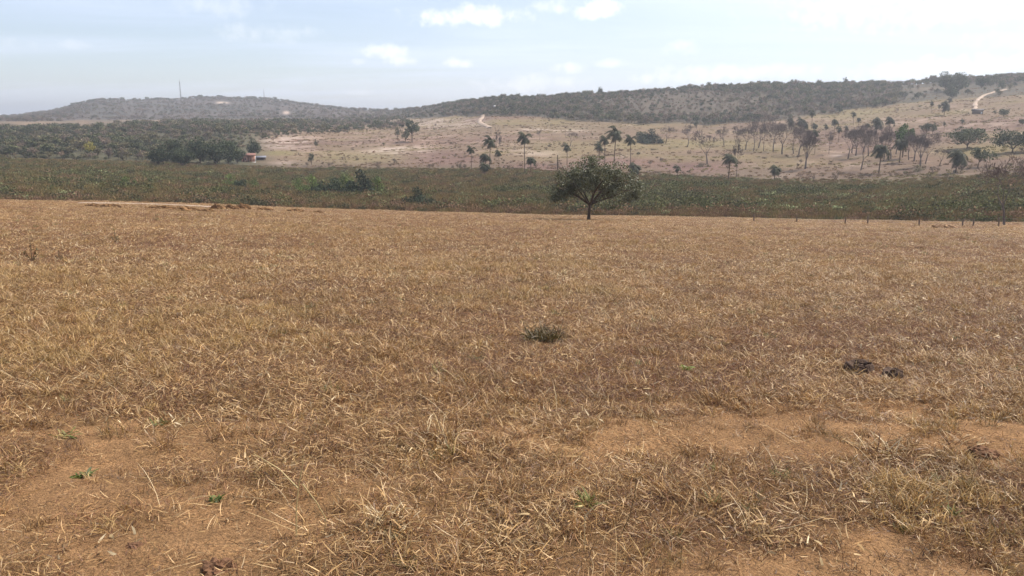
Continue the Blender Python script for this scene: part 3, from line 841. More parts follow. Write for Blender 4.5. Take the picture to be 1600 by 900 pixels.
# ------------------------------------------------------------------ the lone tree at the field edge
def build_lone_tree():
    p, r = hit(920, 344)
    rng = np.random.default_rng(77)
    k = r / FPX                                     # metres per picture pixel at the tree
    o = thing('lone_tree', 'lone broad-crowned green tree standing at the far edge of the dry field', 'tree', p)
    fork = np.array([0.15 * k * 10, 0, 26 * k])
    V, F = chain_tube([(-0.5 * k, 0, -0.15), (0, 0, 8 * k), (0.6 * k, 0, 18 * k), fork], [3.6 * k, 2.4 * k, 2.2 * k, 2.5 * k], 9)
    link('trunk', mesh_from('trunk', V, F, M_BARK, smooth=True), o)
    # main limbs, as the photograph shows them: low fork, one reaching right, two going left and up
    limbs = [((-14, 2, 34), (-32, 4, 44), (-52, 3, 50)), ((-10, -6, 38), (-22, -10, 56), (-34, -12, 68)), ((8, 3, 42), (10, 6, 60), (4, 6, 80)),
             ((16, -3, 31), (34, -6, 37), (52, -5, 44)), ((14, 6, 34), (38, 8, 46), (64, 8, 46)), ((-6, 16, 40), (-12, 30, 54), (-18, 40, 62)),
             ((4, -14, 40), (10, -28, 54), (14, -38, 62)), ((14, -8, 42), (32, -12, 60), (46, -12, 68)), ((-16, 12, 36), (-34, 22, 46), (-46, 28, 54))]
    P0, P1, R0, R1, tips = [], [], [], [], []
    for L in limbs:
        pts = [fork * 0.92] + [np.array(q) * k for q in L]
        for a, b, r0, r1 in zip(pts[:-1], pts[1:], (1.7, 1.25, 0.85), (1.25, 0.85, 0.55)):
            P0.append(a); P1.append(b); R0.append(r0 * k); R1.append(r1 * k)
        for q in pts[1:]:
            for _ in range(3):
                d = rng.normal(0, 1, 3); d[2] = abs(d[2]) * 0.5 + 0.25; d /= np.linalg.norm(d)
                a0, a1, b0, b1, lv, tp = tree_skeleton(rng, 2, 11 * k, 0.45 * k, 0.6, up=0.1, start=q, d0=d + np.array(q) / np.linalg.norm(q) * 0.8, kids=(2, 3), wob=0.16)
                P0 += list(a0); P1 += list(a1); R0 += list(b0); R1 += list(b1); tips += list(tp)
    V, F = tubes(P0, P1, R0, R1, 5)
    link('branches', mesh_from('branches', V, F, M_BARK), o)['kind'] = 'stuff'
    tips = np.array(tips)
    # the crown: a low dome, clumps hung on the twigs, the left side ending in a drooping lobe
    ok = tips[:, 2] > 24 * k
    tips = tips[ok][::2]
    n = 21000
    dome = 94 * k
    lobes = np.array([(-50, 2, 44, 11), (-40, -8, 38, 8), (-38, 6, 56, 13), (-26, -10, 68, 13), (-12, 8, 80, 13), (4, -4, 88, 11), (14, 8, 82, 12), (26, -8, 74, 14), (40, 4, 66, 14),
                      (54, -4, 56, 13), (66, 4, 44, 11), (58, 0, 34, 8), (74, 2, 38, 7), (-20, 20, 58, 14), (16, 24, 60, 15), (12, -24, 58, 13), (-8, -22, 54, 11), (36, 16, 48, 11), (-56, 0, 34, 6), (34, -14, 46, 9), (0, 0, 66, 12), (-26, 4, 46, 8)], float)
    extra = lobes[rng.integers(0, len(lobes), 160)]
    dd = rng.normal(size=(160, 3)); dd /= np.linalg.norm(dd, axis=1, keepdims=True)
    tips = np.concatenate([tips, (extra[:, :3] + dd * extra[:, 3:] * rng.uniform(0.5, 1.0, (160, 1))) * k, (extra[:, :3] + dd[::-1] * extra[:, 3:] * 0.8) * k])
    j = rng.integers(0, len(tips), n)
    C = tips[j] + rng.normal(0, 3.2 * k, (n, 3)) * np.array([1.15, 1.15, 0.8])
    lim = ((C[:, 0] - 10 * k) / (76 * k)) ** 2 + (C[:, 1] / (58 * k)) ** 2
    ztop = (36 + 62 * np.sqrt(np.clip(1 - lim, 0, 1))) * k
    C = C[(C[:, 2] < ztop * 1.0 + 2 * k) & (lim < 1.12)]
    n = len(C)
    V, F = leaves(C, np.full(n, 2.7 * k), rng, flat=0.6, aspect=1.7)
    tone = 0.75 + 0.5 * vnoise(C[:, 0] / (9 * k), C[:, 2] / (9 * k) + C[:, 1] / (7 * k), 5)
    col = leaf_cols(n, rng, (0.110, 0.114, 0.052), 0.40, (0.27, 0.27, 0.16), 0.12) * np.repeat(tone, 4)[:, None]
    link('crown', mesh_from('crown', V, F, M_LEAF1, col), o)
build_lone_tree()

# the slender leafless tree at the right of the field
place_bare(1569, 352, 254, 1, 'slender leafless tree at the field edge beside the fence posts', 0.75, None, rot=0.7)

# ------------------------------------------------------------------ palms
ORD = ['first', 'second', 'third', 'fourth', 'fifth', 'sixth', 'seventh', 'eighth', 'ninth', 'tenth', 'eleventh', 'twelfth', 'thirteenth', 'fourteenth', 'fifteenth', 'sixteenth', 'seventeenth', 'eighteenth', 'nineteenth', 'twentieth']
for a in [
    (737, 268, 228, 1, 'slim palm standing alone at the outer end of the palm group below the pale road'),
    (765, 266, 213, 0, 'tallest full-headed palm in the tight group below the pale road'),
    (758, 272, 237, 2, 'middle-height palm in front of the tallest one in the tight group'),
    (757, 274, 252, 4, 'lowest short-trunked palm at the foot of the tight palm group'),
    (780, 268, 234, 1, 'slim straight palm next to the leafless tree in the tight palm group'),
    (820, 270, 206, 1, 'very tall thin-trunked palm rising over a ragged short palm'),
    (829, 272, 243, 2, 'ragged short palm with fronds blown sideways below a very tall thin one'),
    (886, 256, 224, 3, 'palm with a shaggy skirt of dead fronds next to the bare pole trunk'),
    (936, 258, 222, 3, 'shaggy palm half hidden behind the top of the lone tree'),
    (945, 260, 212, 1, 'palm just above the top of the lone tree, shorter than its right-hand neighbour'),
    (959, 264, 199, 0, 'tallest palm with reddish trunk right above the crown of the lone tree'),
    (985, 264, 211, 1, 'straight reddish-trunked palm standing clear beside the lone tree, over the stubby one'),
    (990, 279, 252, 4, 'stubby palm half hidden at the shoulder of the lone tree'),
    (1058, 284, 258, 3, 'small isolated palm on open reddish ground between the lone tree and the double palm'),
    (1138, 280, 238, 2, 'dense dark-headed palm next to a thin tall leafless tree'),
    (1210, 280, 257, 4, 'small palm at the marsh edge below the vase-shaped leafless tree'),
    (1373, 271, 226, 2, 'dark-headed palm with a curved trunk in front of the leafless grove'),
    (1405, 254, 218, 2, 'dark palm within the grove below the bright green tree'),
    (1493, 270, 235, 4, 'short palm with a big drooping head beside the leaning green tree'),
    (1273, 240, 205, 1, 'tall palm directly behind the vase-shaped leafless tree'),
]:
    place_palm(a[0], a[1], a[2], a[3], a[4])
small = [(1234, 203, 184, 4), (1250, 204, 183, 4), (1257, 206, 190, 4), (1268, 201, 172, 3), (1272, 206, 192, 4), (1290, 214, 195, 3), (1303, 210, 186, 2), (1310, 222, 199, 3), (1322, 216, 198, 3), (1333, 196, 176, 3), (1341, 199, 184, 2),
         (1355, 210, 193, 2), (1369, 210, 184, 4), (1388, 213, 183, 2), (1455, 177, 160, 3), (1467, 178, 165, 3), (1475, 180, 159, 4), (1483, 172, 155, 3), (1475, 204, 192, 3), (1503, 202, 188, 3)]
for i, (px, py, top, k) in enumerate(small):
    place_palm(px, py, top, k, '%s from the left of the small palms scattered high on the far right slope' % ORD[i], 'small palms high on the slope', 0.8)

# a palm that lost its head
p, r = hit(871, 266)
h = 23 / FPX * r
V, F = chain_tube([(0, 0, -0.1), (0.02 * h, 0, h * 0.5), (0, 0, h)], [0.22, 0.17, 0.12], 8)
me = mesh_from('palm_pole', V, F, M_PALMTRUNK, smooth=True)
tag(link('headless_palm_trunk', me, None, p), 'bare headless palm trunk standing like a pole beside the lone tree', 'trunk')

# ------------------------------------------------------------------ leafless trees of the slope
for a in [
    (777, 246, 200, 4, 0.5, 'tall thin leafless tree among the tight palm group'),
    (843, 218, 204, 0, 1.0, 'tiny leafless tree on the pale stony slope left of another tiny one'),
    (891, 228, 204, 1, 0.9, 'small leafless tree on the slope above the shaggy-skirted palm'),
    (1040, 224, 195, 1, 0.8, 'leafless tree just right of the low sprawling green bushes'),
    (1074, 230, 196, 0, 0.85, 'round-headed leafless tree on a small green rise, second right of the sprawling bushes'),
    (1105, 256, 204, 0, 0.85, 'large round leafless tree with its shadow on the open slope'),
    (1131, 227, 198, 3, 0.8, 'dark leafless tree just behind the large round one'),
    (1150, 279, 210, 4, 0.34, 'thin upright leafless tree beside the dense dark palm'),
    (1165, 234, 194, 3, 0.7, 'first of the leafless grove right of the large round tree'),
    (1177, 236, 190, 0, 0.6, 'second of the leafless grove right of the large round tree'),
    (1193, 236, 188, 4, 0.6, 'third of the leafless grove right of the large round tree'),
    (1208, 237, 186, 3, 0.6, 'fourth of the leafless grove right of the large round tree'),
    (1222, 241, 188, 1, 0.8, 'thick-trunked leafless tree with wide arms left of the vase-shaped one'),
    (1240, 240, 192, 0, 0.7, 'leafless tree between the thick-trunked one and the vase-shaped one'),
    (1258, 264, 203, 2, 0.85, 'vase-shaped purple-grey leafless tree standing forward on bare reddish ground'),
    (1295, 240, 203, 4, 0.5, 'thin leafless tree standing alone between the vase-shaped tree and the far grove'),
    (1325, 248, 203, 0, 0.75, 'first tree of the dense leafless grove behind the curved-trunk palm'),
    (1337, 243, 198, 3, 0.75, 'second tree of the dense leafless grove behind the curved-trunk palm'),
    (1345, 266, 210, 1, 0.6, 'leaning leafless tree forward of the dense grove, left of the curved-trunk palm'),
    (1357, 244, 198, 0, 0.7, 'third tree of the dense leafless grove behind the curved-trunk palm'),
    (1381, 252, 203, 4, 0.6, 'fourth tree of the dense leafless grove behind the curved-trunk palm'),
    (1392, 248, 204, 3, 0.7, 'fifth tree of the dense leafless grove, below the bright green tree'),
    (1420, 250, 208, 0, 0.7, 'leafless tree between the bright green tree and the wide many-stemmed one'),
    (1438, 260, 210, 2, 1.0, 'wide many-stemmed leafless tree at the end of the grove by the short palm'),
    (1468, 259, 233, 1, 0.9, 'small crooked leafless tree left of the short big-headed palm'),
    (1331, 239, 200, 1, 0.8, 'back-row leafless tree at the left end of the dense grove'),
    (1349, 238, 199, 3, 0.8, 'back-row leafless tree in the middle of the dense grove, left of centre'),
    (1368, 240, 200, 0, 0.8, 'back-row leafless tree in the middle of the dense grove, right of centre'),
    (1400, 241, 204, 1, 0.8, 'back-row leafless tree at the right end of the dense grove behind the dark palm'),
    (1428, 252, 206, 3, 0.7, 'leafless tree close against the left of the wide many-stemmed one'),
    (1446, 256, 212, 0, 0.7, 'leafless tree close against the right of the wide many-stemmed one'),
    (1185, 231, 190, 1, 0.8, 'back-row leafless tree in the grove right of the large round tree'),
    (1154, 230, 198, 0, 0.8, 'low leafless tree between the large round one and its grove'),
    (1248, 243, 196, 3, 0.7, 'leafless tree close behind the left side of the vase-shaped one'),
]:
    place_bare(a[0], a[1], a[2], a[3], a[5], a[4] * 1.2)

# ------------------------------------------------------------------ leafy trees of the slope and by the house
for a in [
    (248, 259, 231, 'mango', 0, 0.80, 'outermost dark round tree of the house grove, farthest from the salmon house'),
    (285, 261, 234, 'mango', 1, 0.80, 'low dark tree standing forward in the house grove'),
    (273, 254, 222, 'mango', 2, 0.60, 'tall dark tree behind the low front one in the house grove'),
    (313, 255, 219, 'mango', 0, 0.62, 'tallest dark tree at the left middle of the house grove'),
    (337, 258, 222, 'mango', 1, 0.66, 'broad dark tree leafed to the ground in the middle of the house grove'),
    (357, 256, 222, 'mango', 2, 0.62, 'dark tree second from the salmon house in the grove'),
    (371, 255, 231, 'mango', 1, 0.62, 'dark shady tree touching the salmon house'),
    (396, 246, 220, 'mango', 0, 0.62, 'dark tree rising behind the salmon house'),
    (487, 259, 240, 'olive', 0, 0.55, 'small dark tree alone at the marsh edge right of the house'),
    (494, 231, 219, 'olive', 1, 0.6, 'tiny dark tree halfway up the pinkish slope'),
    (621, 218, 200, 'olive', 0, 0.45, 'small tree left of the umbrella-shaped tree on the bare slope'),
    (634, 221, 201, 'olive', 1, 0.8, 'greyish tree hugging the umbrella-shaped tree'),
    (644, 222, 190, 'umbrella', 0, 0.66, 'dark umbrella-shaped tree on the pinkish bare slope'),
    (1410, 246, 199, 'bright', 0, 0.55, 'bright green tree rising out of the leafless grove'),
    (1511, 232, 205, 'spread', 0, 1.0, 'wide dark green tree on the open slope left of the shadowed one'),
    (1582, 238, 208, 'spread', 1, 0.98, 'wide dark green tree with a black shadow line below it at the far right'),
    (1527, 262, 237, 'lean', 0, 0.8, 'leaning green tree with a crooked trunk beside the short palm'),
    (1447, 208, 195, 'spread', 0, 0.7, 'round green bush-like tree above the leafless grove, nearer the bright green tree'),
    (1457, 210, 194, 'olive', 1, 0.6, 'narrow dark green tree right beside the round bush-like one above the grove'),
    (1088, 202, 189, 'olive', 0, 0.6, 'small dark tree at the foot of the brown scrub hill'),
    (1568, 183, 172, 'spread', 1, 0.7, 'small greyish tree right of the shed below the winding road'),
    (1597, 196, 188, 'spread', 0, 0.7, 'small green tree at the far right edge high on the slope'),
    (1555, 178, 173, 'olive', 1, 1.0, 'tiny round tree between the shed and the greyish tree'),
    (1320, 128.5, 115, 'olive', 1, 0.6, 'single round-topped tree standing above the ridge skyline'),
    (937, 146, 132, 'mango', 0, 0.5, 'dark peaked tree on the ridge skyline above the lone tree'),
    (1478, 143, 117, 'mango', 1, 0.75, 'big dark tree at the left of the ridge-top grove on the right'),
    (1497, 144, 119, 'mango', 2, 0.75, 'big dark tree at the right of the ridge-top grove on the right'),
    (1487, 155, 136, 'mango', 0, 0.8, 'dark tree below the two big ones of the ridge-top grove'),
    (1533, 138, 122, 'mango', 1, 0.8, 'round dark tree standing apart on the ridge above the winding road'),
    (1565, 139, 128, 'mango', 2, 0.7, 'small dark tree on the ridge beside the end of the winding road'),
]:
    place_leafy(a[0], a[1], a[2], a[3], a[4], a[6], a[5] * (1.22 if a[0] < 380 else 1.0), 'trees around the house' if 240 < a[0] < 400 else 'green trees on the slopes')
place_leafy(141, 247, 224, 'yellow', 0, 'single yellow-leaved tree in the dark bush at the left', 0.7, 'green trees on the slopes')

for a in [
    (197, 294, 275, 'green', 0, 0.75, 'dark green bush alone in the marsh left of the row of small bushes'),
    (186, 294, 286, 'brown', 0, 0.9, 'low brown bush leaning on the green one in the marsh'),
    (211, 293, 280, 'green', 1, 0.55, 'narrow green bush right against the bush alone in the marsh'),
    (236, 290, 278, 'green', 1, 0.7, 'first of the row of small marsh bushes left of the bright bush'),
    (249, 291, 279, 'brown', 0, 0.8, 'second, brown, of the row of small marsh bushes'),
    (267, 287, 277, 'brown', 1, 0.7, 'third and smallest of the row of small marsh bushes'),
    (280, 291, 280, 'brown', 0, 0.8, 'fourth, rusty, of the row of small marsh bushes'),
    (360, 292, 270, 'green', 0, 0.55, 'bright green bush at the left of the marsh clump below the house'),
    (376, 294, 276, 'dark', 1, 0.8, 'dark bush in the middle of the marsh clump below the house'),
    (396, 293, 276, 'green', 1, 0.7, 'green bush at the right of the marsh clump below the house'),
    (448, 304, 285, 'brown', 1, 0.7, 'brownish bush at the left end of the long green thicket'),
    (466, 300, 275, 'green', 1, 0.7, 'light green bush second from the left in the long thicket'),
    (488, 303, 270, 'green', 0, 0.6, 'tall light green bush in the left half of the long thicket'),
    (497, 304, 280, 'dark', 1, 0.55, 'dark narrow bush in the left half of the long thicket'),
    (520, 306, 270, 'dark', 1, 0.6, 'dark bush in the centre of the long thicket'),
    (540, 302, 267, 'green', 1, 0.7, 'yellow-green bush behind the centre of the long thicket'),
    (560, 304, 266, 'dark', 0, 0.75, 'largest dark bush of the long thicket'),
    (590, 302, 272, 'green', 0, 0.55, 'light bush at the right end of the long thicket'),
    (648, 323, 293, 'dark', 0, 0.92, 'big dark rounded bush just beyond the field edge'),
    (668, 322, 304, 'dark', 1, 0.8, 'smaller dark bush joined to the big rounded one at the field edge'),
    (1004, 222, 201, 'dark', 1, 0.8, 'left one of the low sprawling bushes above the lone tree'),
    (1018, 223, 202, 'dark', 0, 1.0, 'right one of the low sprawling bushes above the lone tree'),
    (975, 333, 318, 'dark', 1, 0.9, 'dark bush tucked behind the right side of the lone tree'),
    (1022, 331, 320, 'green', 0, 1.2, 'bright green low bush right of the lone tree at the marsh edge'),
    (1436, 268, 257, 'brown', 1, 1.0, 'low grey bush at the foot of the wide many-stemmed tree'),
    (1098, 261, 253, 'brown', 1, 1.6, 'low brown bush under the large round leafless tree'),
]:
    place_bush(a[0], a[1], a[2], a[3], a[4], a[6], a[5], 'bushes in the marsh')

# ------------------------------------------------------------------ buildings
def box_vf(x0, x1, y0, y1, z0, z1):
    V = np.array([(x, y, z) for z in (z0, z1) for y in (y0, y1) for x in (x0, x1)], float)
    F = np.array([(0, 2, 3, 1), (4, 5, 7, 6), (0, 1, 5, 4), (1, 3, 7, 5), (3, 2, 6, 7), (2, 0, 4, 6)])
    return V, F

def boxes(name, bs, m, parent):
    V, F = joinvf([box_vf(*b) for b in bs])
    return link(name, mesh_from(name, V, F, m), parent)

def roof_gable(name, x0, x1, y0, y1, z0, h, m, parent, th=0.12):
    ym = (y0 + y1) / 2
    V = np.array([(x0, y0, z0), (x1, y0, z0), (x1, ym, z0 + h), (x0, ym, z0 + h), (x1, y1, z0), (x0, y1, z0)], float)
    V = np.concatenate([V, V + np.array([0, 0, th])])
    F = np.array([(6, 7, 8, 9), (9, 8, 10, 11), (1, 0, 3, 2), (2, 3, 5, 4), (0, 1, 7, 6), (4, 5, 11, 10), (1, 2, 8, 7), (2, 4, 10, 8), (3, 0, 6, 9), (5, 3, 9, 11)])
    return link(name, mesh_from(name, V, F, m), parent)

def build_house():
    p, r = hit(386, 253.0)
    k = r / FPX
    a = math.atan2(p.x, p.y)
    o = thing('house', 'small salmon house with tiled roof beside the dark mango-like trees', 'house', p + Vector((0, 0, -0.1)), -a)
    w, d, h = 20 * k, 3.6, 8.6 * k
    # front wall with openings: pieces round a door, a window and an open veranda
    q = w / 20.0
    t = 0.2
    boxes('wall', [(-7.5 * q, -5.6 * q, 0, t, 0, h), (-3.6 * q, -2.9 * q, 0, t, 0, h), (-5.6 * q, -3.6 * q, 0, t, h * 0.74, h), (-1.2 * q, 0.8 * q, 0, t, 0, h), (-2.9 * q, -1.2 * q, 0, t, h * 0.74, h), (-2.9 * q, -1.2 * q, 0, t, 0, h * 0.32),
                   (-7.5 * q, -7.5 * q + t, t + 0.003, d, 0, h), (12 * q, 12 * q + t, 2.0, d, 0, h), (0.8 * q - t, 0.8 * q, t + 0.003, 2.0, 0, h), (0.8 * q + 0.003, 12 * q - 0.003, 2.0, 2.0 + t, 0, h), (-7.5 * q + t + 0.003, 12 * q - 0.003, d - t, d - 0.003, 0, h)], M_SALMON, o)
    boxes('door', [(-5.6 * q + 0.004, -3.6 * q - 0.004, 0.08, 0.13, 0, h * 0.735)], M_DOOR, o)
    wn = boxes('window', [(-2.9 * q + 0.004, -1.2 * q - 0.004, 0.08, 0.13, h * 0.325, h * 0.735)], M_DARK, o)
    boxes('sill', [(-3.0 * q, -1.1 * q, -0.08, -0.004, h * 0.27, h * 0.31)], M_WHITE, wn)
    for x in (3.6, 6.4, 9.0, 11.6):
        boxes('veranda_post', [(x * q, x * q + 0.26, 0.0, 0.26, 0, h)], M_WHITE if x > 11 else M_SALMON, o)
    boxes('veranda_beam', [(0.8 * q + 0.004, 12.2 * q, 0.02, 0.24, h + 0.003, h + 0.22)], M_SALMON, o)
    boxes('door', [(4.6 * q, 6.0 * q, 1.93, 1.995, 0, h * 0.7)], M_DOOR, o)
    roof_gable('roof', -8.4 * q, 12.8 * q, -0.5, d + 0.4, h + 0.23, 0.55, M_TILE, o, 0.22)
    boxes('plinth', [(-7.9 * q, 12.5 * q, -0.5, d, -0.6, 0.0)], M_WHITE, o)
    # the low shed that leans against it
    p2, r2 = hit(405, 251.5)
    s = thing('lean_to_shed', 'low open shed with a bright metal roof at the right of the salmon house', 'shed', p2 + Vector((-0.3, 1.5, -0.2)), -a, 0.8)
    for x in (-1.8, 0.2, 2.4):
        for y in (0.1, 2.8):
            boxes('post', [(x, x + 0.16, y, y + 0.16, -0.3, 1.75 if y < 1 else 2.1)], M_POST, s)
    V = np.array([(-2.2, -0.4, 1.72), (3.0, -0.4, 1.72), (3.0, 3.4, 2.22), (-2.2, 3.4, 2.22)]); V = np.concatenate([V, V + np.array([0, 0, 0.06])])
    F = np.array([(0, 3, 2, 1), (4, 5, 6, 7), (0, 1, 5, 4), (1, 2, 6, 5), (2, 3, 7, 6), (3, 0, 4, 7)])
    link('roof', mesh_from('roof', V, F, M_ZINC), s)
    boxes('back_wall', [(-2.0, 2.8, 2.98, 3.1, -0.3, 2.0)], M_DARK, s)
build_house()

def build_cream():
    p, r = hit(777, 172)
    a = math.atan2(p.x, p.y); k = r / FPX
    o = thing('cream_building', 'cream walled building at the wood edge above the washed-out road', 'building', p + Vector((0, 0, -0.3)), -a)
    w, h = 10 * k, 8 * k
    boxes('wall', [(-w / 2, w / 2, 0, 4.0, 0, h * 0.9)], M_CREAM, o)
    boxes('corner_pier', [(-w / 2 - 0.3, -w / 2 + 0.9, -0.3, -0.004, 0, h)], M_WHITE, o)
    boxes('window', [(-0.2, 0.8, -0.05, -0.003, h * 0.4, h * 0.62)], M_DARK, o)
    boxes('door', [(w * 0.26, w * 0.26 + 0.9, -0.05, -0.003, 0.02, h * 0.5)], M_DOOR, o)
    boxes('parapet', [(-w / 2 + 0.004, w / 2, -0.2, 4.2, h * 0.9 + 0.003, h * 0.9 + 0.25)], M_CREAM, o)
    p, r = hit(1527, 178)
    a = math.atan2(p.x, p.y); k = r / FPX
    o = thing('dark_shed', 'low dark shed where the winding road meets the open slope', 'shed', p + Vector((0, 0, -0.3)), -a)
    w = 13 * k
    boxes('wall', [(-w / 2, w / 2, 0, 3.0, 0, 1.7)], M_POST, o)
    boxes('door', [(w * 0.30, w * 0.42, -0.06, -0.004, 0.02, 1.2)], M_WHITE, o)
    roof_gable('roof', -w / 2 - 0.3, w / 2 + 0.3, -0.3, 3.3, 1.705, 0.7, M_DARK, o)
build_cream()

def build_mast(px, base, top, rad, label):
    p, r = hit(px, base + 1.5)
    h = (base - top) / FPX * r
    o = thing('radio_mast', label, 'mast', p)
    n = 14
    P0, P1 = [], []
    C0, C1 = [], []
    def corner(k, f):
        w = rad * (1 - 0.55 * f)
        return np.array([w * math.cos(k * 2 * PI / 3), w * math.sin(k * 2 * PI / 3), f * h * 0.86])
    for k in range(3):
        P0.append(corner(k, 0)); P1.append(corner(k, 1))
        for i in range(n):
            C0.append(corner(k, i / n)); C1.append(corner((k + 1) % 3, (i + 1) / n))
            C0.append(corner(k, (i + 1) / n)); C1.append(corner((k + 1) % 3, (i + 1) / n))
    V, F = tubes(P0, P1, np.full(3, 0.20), np.full(3, 0.14), 5); link('leg_frame', mesh_from('leg_frame', V, F, M_STEEL), o)
    V, F = tubes(C0, C1, np.full(len(C0), 0.10), np.full(len(C0), 0.10), 4); link('lattice', mesh_from('lattice', V, F, M_STEEL), o)
    V, F = tubes([(0, 0, h * 0.85)], [(0, 0, h)], [0.18], [0.07], 6); link('antenna', mesh_from('antenna', V, F, M_STEEL), o)
build_mast(283, 157, 126, 1.0, 'tall lattice radio mast on the far hill at the left')
build_mast(413, 156, 140, 0.4, 'faint thinner mast on the far hill, right of the tall one')

# ------------------------------------------------------------------ fence at the field edge
def build_fence():
    spots = [(1178, 346, 336), (1245, 348, 340), (1320, 350, 341), (1356, 350, 340), (1436, 353, 344), (1504, 354, 344), (1520, 353, 344), (1560, 354, 343), (1640, 357, 347)]
    p0, _ = hit(*spots[0][:2])
    o = thing('field_fence', 'sparse line of dark fence posts along the field edge at the right', 'fence', p0)
    tops = []
    for px, b, t in spots:
        p, r = hit(px, b)
        h = (b - t) / FPX * r * 1.1
        q = p - p0
        V, F = chain_tube([(q.x, q.y, q.z - 0.2), (q.x + random.uniform(-.04, .04), q.y, q.z + h * 0.5), (q.x + random.uniform(-.08, .08), q.y, q.z + h), (q.x, q.y, q.z + h + 0.02)], [0.065, 0.06, 0.055, 0.01], 7)
        link('post', mesh_from('post', V, F, M_POST, smooth=True), o)
        tops.append((q, h))
    for f in (0.35, 0.65, 0.92):
        P0 = [(a.x, a.y, a.z + h * f) for a, h in tops[:-1]]; P1 = [(a.x, a.y, a.z + h * f) for a, h in tops[1:]]
        V, F = tubes(P0, P1, np.full(len(P0), 0.004), np.full(len(P0), 0.004), 3)
        link('wire', mesh_from('wire', V, F, M_WIRE), o)
build_fence()

# ------------------------------------------------------------------ lumps on the field
def lump_mesh(name, seed, sx, sy, sz, m, rough=0.35, sub=4, freq=3.0, col=None):
    bm = bmesh.new()
    bmesh.ops.create_icosphere(bm, subdivisions=sub, radius=1.0)
    co = np.array([v.co[:] for v in bm.verts])
    n = fbm(co[:, 0] * freq + co[:, 2] * 2.1 + seed, co[:, 1] * freq - co[:, 2] * 1.7, seed, 4) - 0.5
    n2 = fbm(co[:, 0] * freq * 3 + co[:, 2] * 5 + seed, co[:, 1] * freq * 3 + co[:, 2] * 4, seed + 5, 3) - 0.5
    co = co * (1 + rough * (n * 1.8 + n2 * 0.9))[:, None] * np.array([sx, sy, sz])
    co[:, 2] = np.where(co[:, 2] < 0, co[:, 2] * 0.25, co[:, 2])
    for v, c in zip(bm.verts, co):
        v.co = c
    me = bpy.data.meshes.new(name); bm.to_mesh(me); bm.free()
    me.materials.append(m)
    return me

def place_lump(name, px, py, wpx, hpx, m, seed, label, cat, rough=0.4, freq=3.0, group=None, depth=0.8, sub=4):
    p, r = hit(px, py)
    k = r / FPX
    me = lump_mesh(name, seed, wpx * k * 0.5, wpx * k * 0.5 * depth, hpx * k * 0.8, m, rough, sub, freq)
    return tag(link(name, me, None, p + Vector((0, 0, -0.01))), label, cat, group)

# two dried cow pats: crusty discs with curled rims
def cow_pat(px, py, wpx, seed, label, ang):
    p, r = hit(px, py)
    k = r / FPX
    rng = np.random.default_rng(seed)
    o = thing('cow_pat', label, 'cow pat', p + Vector((0, 0, 0.03)), ang)
    R = wpx * k * 0.5
    V, F = [], []
    nr, na = 12, 40
    for i in range(nr + 1):
        f = i / nr
        for j in range(na):
            a = 2 * PI * j / na
            ed = 1 + 0.22 * (vnoise([3 + 2 * math.cos(a)], [3 + 2 * math.sin(a)], seed)[0] - 0.5) * 2
            x, y = R * f * ed * math.cos(a), R * f * ed * 0.85 * math.sin(a)
            z = R * (0.16 + 0.28 * math.exp(-((f - 0.8) / 0.16) ** 2) * vnoise([a * 1.6], [seed], 3)[0] + 0.16 * (fbm(np.array([x / R * 4]), np.array([y / R * 4]), seed, 3)[0] - 0.3))
            if f > 0.93:
                z = -0.01
            V.append((x, y, max(z, -0.01)))
    for i in range(nr):
        for j in range(na):
            q = (j + 1) % na
            F.append((i * na + j, (i + 1) * na + j, (i + 1) * na + q, i * na + q))
    link('crust', mesh_from('crust', np.array(V), np.array(F), M_DUNG, smooth=False), o)
    for j in range(4):
        a = rng.uniform(0, 6.28)
        me = lump_mesh('flake', seed + j, R * 0.42, R * 0.16, R * 0.16, M_DUNG, 0.6, 3, 3.0)
        c = link('flake', me, o, (R * 0.55 * math.cos(a), R * 0.5 * math.sin(a), R * 0.26)); c.rotation_euler = (rng.normal(0, 0.3), rng.normal(0, 0.3), rng.uniform(0, 3))
cow_pat(1341, 580, 44, 11, 'larger dark dried cow pat lying in the straw', 0.3)
cow_pat(1393, 588, 34, 14, 'smaller flat dried cow pat right of the larger one', 1.3)
place_lump('earth_clod', 1536, 712, 46, 17, M_CLOD, 31, 'dark reddish clod of earth beside the worn track at the right', 'clod', 0.5, 2.6)
place_lump('earth_clod', 342, 890, 58, 22, M_CLOD, 32, 'dark crumbly earth mound at the bottom edge in the foreground', 'clod', 0.55, 2.8)
place_lump('earth_clod', 210, 852, 26, 8, M_CLOD, 35, 'small dark earth lump left of the crumbly foreground mound', 'clod', 0.5, 2.8)
M_HEAP = mat('dug_soil', (0.245, 0.135, 0.06), rough=0.95, noise=[(0.8, 0.6, 1.4), (4, 0.75, 1.25)], bump=(9, 0.8, 0.1), spec=0.1)
M_PALE = mat('pale_soil', (0.47, 0.30, 0.17), rough=0.95, noise=[(0.8, 0.75, 1.25), (4, 0.8, 1.2)], bump=(9, 0.8, 0.08), spec=0.1)
heaps = [(145, 323, 20, 3.5), (175, 324, 28, 4), (240, 326, 24, 3), (256, 327, 30, 4), (292, 329, 34, 4.5), (322, 331, 18, 3), (338, 327, 14, 5), (358, 327, 26, 5), (378, 327, 24, 6), (412, 329, 26, 4), (462, 331, 24, 3.5), (496, 333, 14, 3)]
for i, (px, py, w, h) in enumerate(heaps):
    place_lump('soil_heap', px, py, w, h * 1.5, M_HEAP, 60 + i, '%s from the left of the brown soil heaps along the far field edge' % ORD[i], 'soil heap', 0.75, 2.4, 'soil heaps along the field edge', 0.5, 4)
place_lump('pale_mound', 1464, 356, 16, 6.5, M_PALE, 81, 'pale earth mound between the fence posts at the right, higher end', 'mound', 0.6, 2.2, None, 0.6)
